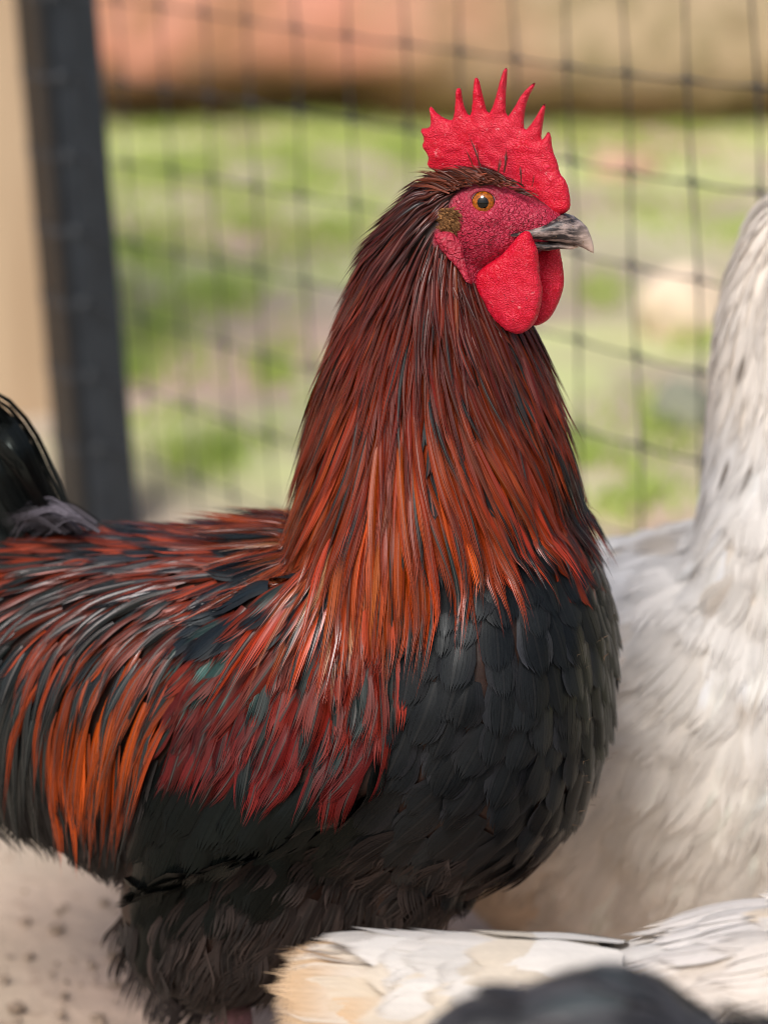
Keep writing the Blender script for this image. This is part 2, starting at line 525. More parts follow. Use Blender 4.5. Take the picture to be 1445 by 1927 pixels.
for y in ys:
    for x in xs:
        near = 1.0 if abs(x) < 2.7 and .5 < y < 6.3 else 0.0
        gv.append((x, y, near*(noise.noise(Vector((x*4, y*4, 0)))*.008+noise.noise(Vector((x*14, y*14, 3)))*.004)))
nx = len(xs)
gf = [(j*nx+i, j*nx+i+1, (j+1)*nx+i+1, (j+1)*nx+i) for j in range(len(ys)-1) for i in range(nx-1)]
link('ground', pymesh('ground', gv, gf), mat_ground(), kind='structure')

# bank of reddish soil far behind the fence
def mat_bank():
    m, nt, b = newmat('red_clay'); t = NT(nt); P = t.pos()
    sx = t.n('ShaderNodeSeparateXYZ'); nt.links.new(P, sx.inputs[0])
    a = t.noise(P, 2.2, 4, .6); c = t.noise(P, 14.0, 4, .6)
    red = t.mix(t.ramp(a, .35, .65), lin(206, 152, 130), lin(190, 130, 108))
    e_ = t.noise(P, 5.0, 4, .65)
    red = t.mix(t.ramp(e_, .48, .62), red, lin(164, 120, 92))
    olive = t.mix(t.ramp(c, .4, .6), lin(172, 152, 122), lin(146, 132, 100))
    k = t.ramp(t.math('ADD', sx.outputs[0], t.math('MULTIPLY', t.math('SUBTRACT', a, .5), .9)), -.05, .35)
    col = t.mix(k, red, olive)
    col = t.mix(t.ramp(c, .58, .75), col, lin(140, 112, 92))
    foot_shade = t.ramp(t.math('ADD', sx.outputs[2], t.math('MULTIPLY', t.math('SUBTRACT', c, .5), .10)), .06, .13, 1.0, 0.0)  # shade under the overhang, painted into the colour of the bank's foot
    foot_shade = t.math('MULTIPLY', foot_shade, t.math('SUBTRACT', 1.0, t.math('MULTIPLY', k, .75)))
    col = t.mix(foot_shade, col, lin(112, 90, 70))
    nt.links.new(col, b.inputs['Base Color']); b.inputs['Roughness'].default_value = .95
    b.inputs['Specular IOR Level'].default_value = .1
    nt.links.new(t.bump(c, .7, .03), b.inputs['Normal'])
    return m
bv, bf = [], []
prof = [(0.10, -.02), (0.04, .015), (-.02, .06), (-.07, .11), (-.08, .17), (-.03, .24), (.10, .32), (.35, .40), (.9, .46), (2.5, .50), (6, .45)]
bxs = np.linspace(-6, 6, 90)
for x in bxs:
    yb = 4.95-.10*x+.22*noise.noise(Vector((x*.8, 0, 5)))+.16*noise.noise(Vector((x*3.1, 0, 8)))
    for k, (dy, z) in enumerate(prof):
        s = noise.noise(Vector((x*2.5, z*7, 1)))*.08+noise.noise(Vector((x*9, z*22, 2)))*.04
        bv.append((x, yb+dy+s*.8, z*(1-.10*max(0, x))+s*.35*(k > 0)))
m_ = len(prof)
for i in range(len(bxs)-1):
    for k in range(m_-1):
        bf.append((i*m_+k, (i+1)*m_+k, (i+1)*m_+k+1, i*m_+k+1))
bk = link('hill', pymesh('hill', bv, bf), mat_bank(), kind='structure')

# grass in patches beyond the fence
patches = [
    (300, 250, 200, 22, .5), (600, 235, 160, 20, .5), (860, 215, 120, 18, .4), (1100, 200, 200, 18, .5),  # pixel centre, pixel radii, density
    (330, 320, 190, 65, 2.0), (560, 315, 150, 65, 2.4), (760, 290, 130, 50, 1.6), (460, 440, 180, 60, .7), (260, 480, 120, 70, .8),
    (640, 430, 90, 60, .6), (300, 620, 110, 60, .6), (420, 560, 110, 50, .4), (330, 760, 90, 60, .35), (240, 700, 60, 60, .5), (420, 860, 120, 40, .4), (520, 700, 60, 50, .25),
    (1250, 262, 230, 48, 2.0), (1060, 250, 110, 40, .5), (1190, 400, 150, 60, .3), (1380, 420, 90, 60, .6), (1330, 660, 60, 60, .25),
    (1170, 920, 90, 60, .5), (1090, 850, 60, 60, .3), (1130, 560, 60, 40, .25), (1250, 800, 70, 50, .35)]
gV, gF, gC = [], [], []
for (cx, cy, rx, ry, dn) in patches:
    c = ground_at(np.array([cx, cy], float)); ex = ground_at(np.array([cx+rx, cy], float)); ey = ground_at(np.array([cx, cy-ry], float))
    A = abs(ex[0]-c[0]); B = abs(ey[1]-c[1])
    for _ in range(int(560*dn)):
        r = abs(random.gauss(0, .72)); a = random.random()*6.283
        x, y = c[0]+A*r*math.cos(a), c[1]+B*r*math.sin(a)
        if noise.noise(Vector((x*7, y*5, 9))) < -.2: continue
        fy = 1.91-(x-.231)*1.13
        if y < fy+.05: continue
        h = random.uniform(.008, .028); w = random.uniform(.002, .0045); an = random.random()*6.283
        lx, ly = random.gauss(0, .6)*h, random.gauss(0, .6)*h
        dx, dy = math.cos(an)*w, math.sin(an)*w
        i = len(gV); tone = random.random()
        gV += [(x-dx, y-dy, -.005), (x+dx, y+dy, -.005), (x+dx*.8+lx*.4, y+dy*.8+ly*.4, h*.6), (x-dx*.8+lx*.4, y-dy*.8+ly*.4, h*.6), (x+lx, y+ly, h)]
        gF += [(i, i+1, i+2, i+3), (i+3, i+2, i+4)]
        gC += [tone]*5
gm = pymesh('grass', gV, gF)
a_ = gm.attributes.new('tone', 'FLOAT', 'POINT'); a_.data.foreach_set('value', np.array(gC, np.float32))
m, nt, b = newmat('grass_blade'); t = NT(nt)
nt.links.new(t.mix(t.attr('tone').outputs['Fac'], lin(178, 202, 102), lin(220, 226, 156)), b.inputs['Base Color'])
b.inputs['Roughness'].default_value = .6
tr = t.n('ShaderNodeBsdfTranslucent'); tr.inputs[0].default_value = (*lin(190, 214, 96), 1)
mx = t.n('ShaderNodeMixShader'); mx.inputs[0].default_value = .5
nt.links.new(b.outputs[0], mx.inputs[1]); nt.links.new(tr.outputs[0], mx.inputs[2]); nt.links.new(mx.outputs[0], nt.nodes['Material Output'].inputs[0])
o = link('grass', gm, m, kind='stuff'); o['label'] = 'short yellow green grass patches beyond the black net fence'; o['category'] = 'grass'

# crumbs of soil and droppings on the floor of the run
dV = []
parts_ = []
for k in range(120):
    px, py = random.uniform(-150, 640), random.gauss(1830, 130)
    if py < 1560: continue
    g = ground_at(np.array([px, py])); r = random.uniform(.0012, .0038)*(1.6 if random.random() < .12 else 1)
    v, f = [], []
    n = 6
    for j, (zz, rr) in enumerate(((-.2, .8), (.35, 1.0), (.85, .5))):
        for i in range(n):
            aa = 6.283*i/n; q = rr*r*random.uniform(.75, 1.25)
            v.append((g[0]+q*math.cos(aa), g[1]+q*math.sin(aa), zz*r*.9+.003))
    for j in range(2):
        for i in range(n): f.append((j*n+i, j*n+(i+1) % n, (j+1)*n+(i+1) % n, (j+1)*n+i))
    f.append(tuple(2*n+i for i in range(n)))
    parts_.append((v, f))
V, F = merge(parts_)
o = link('gravel', pymesh('gravel', V, F), plain('dark_crumb', lin(150, 132, 116), .9, .1, .5, 300), kind='stuff')
o['label'] = 'dark crumbs of soil scattered on the dirt floor'; o['category'] = 'debris'

# rocks beyond the fence
def rock(px, py, sx, sy, sz, col, label):
    g = ground_at(np.array([px, py], float))
    bm = bmesh.new(); bmesh.ops.create_icosphere(bm, subdivisions=3, radius=1)
    for v in bm.verts:
        k = 1+.25*noise.noise(v.co*1.6+Vector((px, py, 0)))+.08*noise.noise(v.co*5)
        v.co = Vector((v.co.x*sx*k, v.co.y*sy*k, max(v.co.z, -.5)*sz*k+sz*.4))+Vector(g)
    me = bpy.data.meshes.new('rock'); bm.to_mesh(me); bm.free()
    tag(link('rock', me, plain('stone_%d' % px, col, .9, .2, .2, 30, .5, 80)), label, 'rock', 'rocks beyond the fence')
rock(1285, 625, .055, .04, .06, lin(226, 206, 182), 'pale cream rock on the ground behind the net fence')
rock(1285, 800, .035, .03, .035, lin(140, 142, 124), 'small grey green rock below the pale rock behind the fence')
rock(1180, 330, .06, .03, .03, lin(196, 160, 138), 'flat pinkish rock at the edge of the far grass')

# fence: net of black plastic on a leaning post
FP = np.array([-.300, 2.47, 0.0]); FD = np.array([.504, -.57, 0.0]); FD /= np.linalg.norm(FD)
LEAN = -.088
def fpt(a, z, off=0.0):
    sag = .010*math.sin(a*5.0+z*3)+.004*math.sin(a*17+2)
    n = np.array([FD[1], -FD[0], 0])
    return FP+FD*(a+LEAN*(z-.45)+off)+n*(sag+.0)+np.array([0, 0, z])
net_m = plain('black_net_plastic', lin(42, 46, 52), .38, .5, .2, 90)
fence = empty('net_fence', tuple(FP), 'black plastic net fence with tall cells stretched behind the birds', 'fence')
CW, CH = .061, .070
NV, NH = 19, 17
def row_z(j, a): return .012+CH*j+.003*math.sin(a*7+j)
for i in range(NV):
    a = .045+CW*i
    path, rad = [], []
    for j in range(NH):
        z0 = row_z(j, a)
        path.append(fpt(a, z0, .0018*math.sin(i*3.1+j*1.7))); rad.append(.0022)
        if j < NH-1:
            z1 = row_z(j+1, a)
            for k, rr in ((.12, .0012), (.5, .0008), (.88, .0012)):
                path.append(fpt(a, z0+(z1-z0)*k, .0018*math.sin(i*3.1+(j+k)*1.7))); rad.append(rr)
    v, f = tube(path, rad, 6)
    link('vertical_strand', pymesh('vertical_strand', v, f), net_m, fence)
for j in range(NH):
    path, rad = [], []
    for i in range(NV*3+2):
        a = CW*i/3; node = (i % 3 == 0)
        path.append(fpt(a+.045-CW, row_z(j, a), 0)+np.array([0, 0, -.0015*math.sin(math.pi*(i % 3)/3)])); rad.append(.0016 if node else .0008)
    v, f = tube(path[2:], rad[2:], 6)
    link('horizontal_strand', pymesh('horizontal_strand', v, f), net_m, fence)

# leaning square post at the end of the net
post = empty('fence_post', tuple(FP), 'black square steel fence post leaning at the end of the net', 'post')
pm = plain('black_steel', lin(20, 23, 26), .42, .5, .2, 25, .2, 120)
def post_ring(z, r):
    c = FP+FD*LEAN*(z-.45)+np.array([0, 0, z])
    return [c+np.array([math.cos(q)*r, math.sin(q)*r, 0]) for q in [math.radians(-14+90*k+dq) for k in range(4) for dq in (-4, 4)]]
V = []; zs = [-.05, .3, .6, .9, 1.2, 1.5]
for z in zs: V += post_ring(z, .038)
F = [(i*8+k, i*8+(k+1) % 8, (i+1)*8+(k+1) % 8, (i+1)*8+k) for i in range(len(zs)-1) for k in range(8)]
F += [tuple(range(8))[::-1], tuple((len(zs)-1)*8+k for k in range(8))]
link('shaft', pymesh('shaft', V, F), pm, post, smooth=False)
cap = []
for z, r in ((1.50, .041), (1.515, .041), (1.525, .03)): cap += post_ring(z, r)
link('cap', pymesh('cap', cap, [(i*8+k, i*8+(k+1) % 8, (i+1)*8+(k+1) % 8, (i+1)*8+k) for i in range(2) for k in range(8)]+[tuple(range(16, 24))]), pm, post, smooth=False)
strip_v = []  # thin slate strip that makes the post's right side lighter
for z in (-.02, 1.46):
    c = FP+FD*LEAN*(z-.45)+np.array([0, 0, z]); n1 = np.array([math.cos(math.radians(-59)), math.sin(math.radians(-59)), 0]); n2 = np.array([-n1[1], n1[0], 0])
    for a_, b_ in ((.0275, -.020), (.0345, -.020), (.0345, .027), (.0275, .027)): strip_v.append(c+n1*a_+n2*b_)
link('side_strip', pymesh('side_strip', strip_v, [(0, 1, 2, 3)[::-1], (4, 5, 6, 7), (0, 1, 5, 4), (1, 2, 6, 5), (2, 3, 7, 6), (3, 0, 4, 7)]), plain('slate_grey', lin(44, 49, 55), .5, .4, .2, 30, .2, 120), post, smooth=False)
tie_m = plain('grey_tie', lin(62, 66, 70), .5, .4, .1, 60)
for j in range(1, 14):
    z = row_z(j, 0)
    V, F = [], []
    for zz in (z-.0035, z+.0035): V += post_ring(zz, .0392)
    F = [(k, (k+1) % 8, 8+(k+1) % 8, 8+k) for k in range(8)]
    link('tie', pymesh('tie', V, F), plain('dark_tie', lin(48, 52, 57), .5, .4) if j == 1 else bpy.data.materials['dark_tie'], post, smooth=False)
    c = fpt(0.0, z)+np.array([.014, -.031, 0])
    bm = bmesh.new(); bmesh.ops.create_uvsphere(bm, u_segments=10, v_segments=6, radius=.0048)
    for v in bm.verts: v.co = Vector((v.co.x, v.co.y*.5, v.co.z*1.1))+Vector(c)
    me = bpy.data.meshes.new('clip'); bm.to_mesh(me); bm.free()
    link('clip', me, tie_m, post)

# timber boards left of the post
bw = empty('board_wall', (-.55, 2.85, 0), 'tan timber board wall left of the black post', 'wall')
wm, nt, b = newmat('tan_timber'); t = NT(nt)
P = t.pos(); mp = t.n('ShaderNodeMapping'); nt.links.new(P, mp.inputs[0]); mp.inputs['Scale'].default_value = (30, 30, 2)
nn = t.noise(mp.outputs[0], 1.0, 4, .6)
nt.links.new(t.mix(t.ramp(nn, .3, .7), lin(190, 168, 140), lin(172, 148, 120)), b.inputs['Base Color'])
b.inputs['Roughness'].default_value = .8
for k in range(6):
    x0 = -.380-.122*(k+1); x1 = x0+.118
    y0 = 2.86+.06*k
    bm = bmesh.new(); bmesh.ops.create_cube(bm, size=1)
    for v in bm.verts: v.co = Vector(((x0+x1)/2+v.co.x*(x1-x0)-.05*((v.co.z+.5)*1.3-.45), 2.86+v.co.y*.022, .62+v.co.z*1.3))
    bmesh.ops.bevel(bm, geom=bm.edges[:], offset=.003, segments=1, affect='EDGES')
    me = bpy.data.meshes.new('plank'); bm.to_mesh(me); bm.free()
    link('plank', me, wm, bw, smooth=False)

# ================================================================== ROOSTER
RB = Bird((780, 1000), 1.36, math.radians(20))
torso = [((-250, 1150), (-230, 1260), .018), ((-180, 1085), (-150, 1380), .045), ((-60, 1040), (-20, 1490), .066), ((90, 1018), (110, 1550), .078),
         ((240, 1010), (260, 1610), .084), ((420, 1006), (430, 1650), .088), ((600, 1000), (600, 1660), .090), ((760, 960), (780, 1655), .089),
         ((890, 930), (920, 1640), .087), ((985, 930), (1010, 1610), .080), ((1060, 985), (1075, 1550), .064), ((1108, 1090), (1118, 1450), .040), ((1130, 1210), (1130, 1350), .014)]
neck = [((560, 1150), (1060, 1200), .080), ((585, 1000), (1062, 1010), .072), ((602, 880), (1045, 880), .060), ((625, 740), (1015, 750), .048),
        ((665, 600), (985, 650), .040), ((705, 480), (950, 560), .034), ((765, 395), (925, 500), .029), ((800, 350), (900, 450), .024)]
head = [((815, 345), (830, 450), .013), ((835, 325), (850, 490), .021), ((880, 318), (890, 515), .0245), ((930, 322), (930, 515), .0235),
        ((975, 340), (975, 490), .019), ((1015, 368), (1010, 466), .0135), ((1045, 388), (1040, 456), .009), ((1060, 402), (1055, 446), .004)]
parts = [loft([RB.ring(*r) for r in torso], 36), loft([RB.ring(*r) for r in neck], 32), loft([RB.ring(*r) for r in head], 28)]
thigh = [((350, 1440), (700, 1480), .040), ((250, 1570), (720, 1590), .048), ((236, 1680), (700, 1690), .049), ((252, 1760), (650, 1760), .044), ((292, 1815), (590, 1815), .036), ((345, 1850), (530, 1850), .025), ((400, 1872), (490, 1872), .012)]
for lat in (.038, -.038):
    parts.append(loft([RB.ring(a, b, w, lat) for a, b, w in thigh], 24))
# folded wings: a flat shell against each flank
wing = [((735, 1170), (735, 1370), .003, .070, .088), ((700, 1110), (705, 1490), .009, .060, .096), ((600, 1080), (620, 1545), .013, .056, .101), ((480, 1110), (490, 1590), .015, .060, .103), ((380, 1200), (380, 1630), .015, .070, .101), ((310, 1330), (305, 1660), .012, .080, .096), ((262, 1500), (262, 1675), .005, .086, .090)]
for sgn in (1, -1):
    parts.append(loft([RB.ring2(a, b, w, sgn*l0, sgn*l1) for a, b, w, l0, l1 in wing], 24))
parts.append(loft([RB.ring(*r) for r in [((560, 1500), (560, 1700), .05), ((680, 1480), (690, 1735), .06), ((800, 1480), (800, 1735), .055), ((900, 1500), (880, 1690), .045)]], 24))
skin = remesh(parts, .0017, 10)
skin.name = 'body'
RB.set_body(skin)

face_poly = [(838, 408), (852, 372), (885, 345), (930, 340), (975, 352), (1010, 378), (1040, 392), (1075, 396), (1075, 450), (1030, 475), (1012, 500), (960, 545), (905, 545), (882, 528), (850, 480), (815, 460), (815, 440)]
# red bare skin of the face, wrinkled
co = RB.co.copy(); nr = RB.vn
px2 = project(co); lt = RB.lat(co)
mpx = project(np.where((lt < 0)[:, None], RB.mirror(co), co))
inface = inpoly(mpx, face_poly); dist = polydist(mpx, face_poly)
mask = np.where(inface, np.clip(dist/9+.45, 0, 1), np.clip(.45-dist/9, 0, 1))*(mpx[:, 0] > 800)
for i in np.where(inface)[0]:
    p = Vector(co[i]*1000)
    w = noise.noise(p*.35)*.5+noise.noise(Vector((p.x*.6, p.y*.6, p.z*1.4)))*.4
    ex, ey = mpx[i]-np.array([910, 381]); de = math.hypot(ex, ey)
    socket = -.0016*math.exp(-(de/21)**2)+.0011*math.exp(-((de-33)/8)**2)
    crease = -.0007*math.exp(-((ey-.25*ex-42)/7)**2)*math.exp(-((ex-30)/60)**2)
    folds = .00032*math.cos(de*.62+.6*noise.noise(p*.25))*math.exp(-(de/48)**2)*(de > 27)
    qx, qy = (ex*.8-ey*.6), (ex*.6+ey*.8)
    folds += .00045*noise.noise(Vector((qx*.035, qy*.17, 4)))*min(1, dist[i]/12)*min(1, de/50)
    co[i] += nr[i]*(w*.0006*min(1, dist[i]/10)+socket+crease+folds)
skin.vertices.foreach_set('co', co.reshape(-1).astype(np.float32))
at = skin.attributes.new('bare', 'FLOAT', 'POINT'); at.data.foreach_set('value', mask.astype(np.float32))
skin.update(); RB.set_body(skin)

def mat_fleshy(name, c_lo, c_hi, scale=900.0, bumpd=.0007, mask=None, rough=.45, pale=0.25, wrinkle=0.0):
    m, nt, b = newmat(name); t = NT(nt); P = t.pos()
    n2 = t.noise(P, 70.0, 3, .6); n1 = t.noise(P, 330.0, 4, .65)
    wv = t.n('ShaderNodeVectorMath', operation='ADD'); nt.links.new(P, wv.inputs[0])
    nz = t.n('ShaderNodeTexNoise'); nt.links.new(P, nz.inputs['Vector']); nz.inputs['Scale'].default_value = 120.0
    sc_ = t.n('ShaderNodeVectorMath', operation='SCALE'); nt.links.new(nz.outputs['Color'], sc_.inputs[0]); sc_.inputs['Scale'].default_value = .006
    nt.links.new(sc_.outputs[0], wv.inputs[1])
    vo = t.voronoi(wv.outputs[0], scale)
    ed = t.voronoi(wv.outputs[0], scale*.33, 'DISTANCE_TO_EDGE')
    crease = t.ramp(ed, .0, .16, 1.0, 0.0)
    col = t.mix(t.ramp(vo, .1, .6), c_hi, c_lo)
    col = t.mix(t.ramp(n2, .35, .68), col, t.mix(.6, col, c_lo))
    n3 = t.noise(P, 28.0, 3, .6)
    col = t.mix(t.ramp(n3, .42, .66, 0.0, .22), col, tuple(.55*a+.45*b_ for a, b_ in zip(c_hi, (.42, .10, .14))))
    col = t.mix(t.math('MULTIPLY', crease, wrinkle), col, tuple(c*.45 for c in c_lo))
    col = t.mix(t.math('MULTIPLY', t.ramp(n1, .60, .76), pale), col, (.72, .40, .40))
    n4 = t.noise(P, 520.0, 2, .5)
    col = t.mix(t.ramp(n4, .70, .76, 0.0, .7), col, (.05, .012, .012))
    h = t.math('SUBTRACT', t.math('MULTIPLY', n1, .6), t.math('ADD', t.math('MULTIPLY', vo, .6), t.math('MULTIPLY', crease, wrinkle*1.5)))
    st = .8
    if mask:
        f = t.attr('bare').outputs['Fac']
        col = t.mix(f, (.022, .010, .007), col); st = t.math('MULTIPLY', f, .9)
    nt.links.new(col, b.inputs['Base Color'])
    b.inputs['Roughness'].default_value = rough; b.inputs['Specular IOR Level'].default_value = .3
    b.inputs['Subsurface Weight'].default_value = .15; b.inputs['Subsurface Radius'].default_value = (.003, .0008, .0008); b.inputs['Subsurface Scale'].default_value = .5
    nt.links.new(t.bump(h, st, bumpd), b.inputs['Normal'])
    return m
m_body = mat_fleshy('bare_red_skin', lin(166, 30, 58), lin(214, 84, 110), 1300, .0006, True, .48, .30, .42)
m_comb = mat_fleshy('comb_flesh', lin(192, 6, 36), lin(228, 42, 78), 1150, .0007, None, .46, .38, .06)

base = RB.Q.copy(); base[2] = 0
base = base+RB.F*(-.06)
rooster = empty('rooster', tuple(base), 'black and mahogany red rooster with tall scarlet comb standing in profile', 'rooster')
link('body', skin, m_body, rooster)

comb = [(820, 323), (803, 313), (807, 293), (793, 276), (799, 263), (789, 242), (808, 241), (811, 230), (806, 195), (825, 216), (843, 226), (853, 225), (856, 200), (857, 168), (863, 165), (868, 168), (871, 196),
        (883, 221), (888, 206), (891, 150), (896, 145), (901, 150), (908, 180), (918, 218), (929, 196), (944, 137), (952, 126), (955, 132), (951, 180), (952, 223), (966, 205), (982, 175), (1004, 155), (1008, 158),
        (992, 186), (985, 223), (986, 248), (1002, 230), (1022, 195), (1027, 196), (1021, 233), (1017, 264), (1024, 259), (1031, 246), (1036, 253), (1039, 283), (1049, 306), (1052, 326), (1067, 343), (1074, 382), (1070, 398),
        (1045, 408), (1000, 400), (940, 375), (880, 350), (845, 338)]
V, F = inflate(RB, chaikin(comb, 1), 0.0, .0042, 42, 3.4, noise_amp=.0007)
link('comb', fix_normals(pymesh('comb', V, F)), m_comb, rooster)
wat_n = [(978, 440), (995, 436), (1003, 452), (1012, 475), (1014, 515), (1020, 542), (1017, 575), (1006, 608), (982, 627), (959, 625), (936, 608), (916, 582), (899, 548), (896, 519), (913, 500), (945, 478)]
V, F = inflate(RB, catmull(wat_n, 3), .017, .0052, 34, 4.0, noise_amp=.0006)
o = link('wattle', fix_normals(pymesh('wattle', V, F)), m_comb, rooster); o['label'] = 'near rounded scarlet wattle'
wat_f = [(985, 470), (1014, 470), (1032, 462), (1049, 457), (1054, 475), (1061, 525), (1055, 558), (1039, 592), (1022, 608), (1000, 612), (975, 590), (965, 530)]
V, F = inflate(RB, catmull(wat_f, 3), -.010, .0045, 34, 4.0, noise_amp=.0006)
o = link('wattle', fix_normals(pymesh('wattle', V, F)), m_comb, rooster); o['label'] = 'far brighter wattle half hidden behind the near one'
lobe = [(818, 440), (846, 436), (862, 450), (871, 465), (874, 492), (883, 516), (887, 533), (876, 530), (859, 504), (844, 487), (826, 465)]
m_lobe = mat_fleshy('lobe_flesh', lin(172, 40, 62), lin(206, 84, 102), 700, .0012, None, .48, .6, .35)
V, F = inflate(RB, catmull(lobe, 3), .0262, .0032, 18, 4.0, noise_amp=.0008)
link('earlobe', fix_normals(pymesh('earlobe', V, F)), m_lobe, rooster)

# beak
def mat_beak():
    m, nt, b = newmat('horn'); t = NT(nt); P = t.pos()
    mp = t.n('ShaderNodeMapping'); nt.links.new(P, mp.inputs[0]); mp.inputs['Scale'].default_value = (120, 120, 420)
    n = t.noise(mp.outputs[0], 1.0, 4, .6)
    n2 = t.noise(P, 900, 3)
    col = t.mix(t.ramp(n, .42, .66), lin(38, 34, 36), lin(166, 148, 142))
    tipm = t.attr('tip').outputs['Fac']
    col = t.mix(t.ramp(tipm, .55, .95), col, lin(204, 180, 166))
    col = t.mix(t.ramp(n2, .62, .72), col, lin(120, 96, 74))
    nt.links.new(col, b.inputs['Base Color']); b.inputs['Roughness'].default_value = .38
    nt.links.new(t.bump(n, .4, .0006), b.inputs['Normal'])
    return m
m_beak = mat_beak()
def beak_part(name, rows):
    rings = [RB.ring(a, b, w) for a, b, w in rows]
    v, f = loft(rings, 20, 2.2)
    me = fix_normals(pymesh(name, v, f))
    tip = np.repeat(np.linspace(0, 1, len(rows)), 20)
    a = me.attributes.new('tip', 'FLOAT', 'POINT'); a.data.foreach_set('value', tip.astype(np.float32))
    return link(name, me, m_beak, beak)
beak = empty('beak', (0, 0, 0)); beak.parent = rooster; beak.location = -Vector(base)
ub = [((982, 425), (982, 436), .0188), ((1003, 419), (1002, 442), .0166), ((1026, 414), (1022, 448), .0136), ((1048, 406), (1042, 453), .0112), ((1060, 402), (1054, 455), .0096), ((1075, 406), (1068, 458), .0080), ((1090, 416), (1084, 461), .0064), ((1102, 427), (1097, 466), .0048), ((1110, 444), (1106, 471), .0030), ((1115, 458), (1112, 475), .0015), ((1117, 469), (1116, 476), .0005)]
beak_part('upper_mandible', catm := ub)
lb = [((985, 436), (985, 456), .0112), ((1010, 441), (1012, 468), .0100), ((1035, 449), (1036, 470), .0082), ((1058, 455), (1058, 467), .0058), ((1075, 459), (1076, 469), .0034), ((1086, 462), (1087, 466), .001)]
beak_part('lower_mandible', lb)
nost = RB.S(np.array([1052.0, 412.0]), .0088)

# eye
def hit(px):
    r = ray(np.array(px, float)); r = r/np.linalg.norm(r)
    co, no, i, d = RB.bvh.ray_cast(Vector(CAMV), Vector(r))
    return (None, None) if co is None else (np.array(co), np.array(no))
ec, en = hit((909, 381))
eye_dir = RB.R*.93+RB.F*.22+np.array([0, 0, .16]); eye_dir /= np.linalg.norm(eye_dir)
ER = .0076
ecen = ec-eye_dir*(ER*.60)
eye = empty('eye', tuple(Vector(ecen)-Vector(base))); eye.parent = rooster
def dome(name, c, d, R, a0, a1, mat, parent, seg=32, rows=10):
    d = d/np.linalg.norm(d); h = np.array([0, 0, 1.0]); x = np.cross(h, d); x /= np.linalg.norm(x); y = np.cross(d, x)
    V, F = [], []
    for i in range(rows+1):
        a = a0+(a1-a0)*i/rows
        for k in range(seg):
            t = 6.28318*k/seg
            V.append(c+R*(d*math.cos(a)+(x*math.cos(t)+y*math.sin(t))*math.sin(a)))
    for i in range(rows):
        for k in range(seg): F.append((i*seg+k, (i+1)*seg+k, (i+1)*seg+(k+1) % seg, i*seg+(k+1) % seg))
    if a0 > 0: pass
    return link(name, pymesh(name, V, F), mat, parent)
def eyemat(name, col, rough=.06, var=0.0):
    m, nt, b = newmat(name); t = NT(nt)
    if var:
        n = t.noise(t.pos(), 900, 3); col_ = t.mix(t.ramp(n, .3, .7), tuple(c*(1-var) for c in col), tuple(min(1, c*(1+var)) for c in col)); nt.links.new(col_, b.inputs['Base Color'])
    else: b.inputs['Base Color'].default_value = (*col, 1)
    b.inputs['Roughness'].default_value = rough; b.inputs['Specular IOR Level'].default_value = .4
    b.inputs['Coat Weight'].default_value = .15; b.inputs['Coat Roughness'].default_value = .03
    return m
dome('eyeball', ecen, eye_dir, ER, 0.0, 1.9, eyemat('eye_white', lin(150, 124, 130), .15), eye)
IR = math.asin(.0056/ER)
dome('iris_rim', ecen, eye_dir, ER*1.004, 0.0, IR, eyemat('iris_dark', lin(52, 28, 10)), eye)
dome('iris', ecen, eye_dir, ER*1.010, 0.0, IR*.90, eyemat('iris_amber', lin(146, 78, 10), .08, .45), eye)
dome('pupil', ecen, eye_dir, ER*1.018, 0.0, IR*.44, eyemat('pupil_black', (.001, .001, .001)), eye)
# eyelid ring
h = np.array([0, 0, 1.0]); ex_ = np.cross(h, eye_dir); ex_ /= np.linalg.norm(ex_); ey_ = np.cross(eye_dir, ex_)
m_lid = mat_fleshy('eyelid_flesh', lin(140, 36, 54), lin(190, 82, 100), 1200, .0007, None, .45, .3)
for rr, tr_, dz, nm in ((.0066, .0011, .0044, 'eyelid'), (.0084, .0011, .0030, 'eyelid_fold')):
    V, F = [], []; n1, n2 = 48, 8
    for i in range(n1):
        a = 6.28318*i/n1; c, s_ = math.cos(a), math.sin(a)
        rad = ex_*c*1.12+ey_*s_*.93
        rj = rr*(1+.03*math.sin(3*a+1))
        for k in range(n2):
            bq = 6.28318*k/n2
            V.append(ecen+eye_dir*(dz+tr_*math.sin(bq))+rad*(rj+tr_*1.2*math.cos(bq)))
    F = [(i*n2+k, ((i+1) % n1)*n2+k, ((i+1) % n1)*n2+(k+1) % n2, i*n2+(k+1) % n2) for i in range(n1) for k in range(n2)]
    link(nm, fix_normals(pymesh(nm, V, F)), m_lid, eye)

# legs
m_leg = plain('leg_scale', lin(120, 84, 88), .55, .4, .3, 250, .5, 700)
for lat in (.04, -.04):
    top = RB.S(np.array([432.0, 1860.0]), lat); ank = top+np.array([0, 0, -.05])+RB.F*.006
    foot = np.array([ank[0], ank[1], .012])+RB.F*-.004
    pts = [top, ank, (ank+foot)/2, foot]
    parts = [tube(pts, [.011, .0085, .0075, .009], 12)]
    for an, ln in ((0, .062), (.62, .052), (-.62, .052), (math.pi, .026)):
        d = RB.F*math.cos(an)+RB.R*math.sin(an)
        parts.append(tube([foot, foot+d*ln*.35+np.array([0, 0, .002]), foot+d*ln*.75+np.array([0, 0, -.004]), foot+d*ln+np.array([0, 0, -.009])], [.008, .0065, .0055, .002], 8))
    V, F = merge(parts)
    link('leg', fix_normals(pymesh('leg', V, F)), m_leg, rooster)

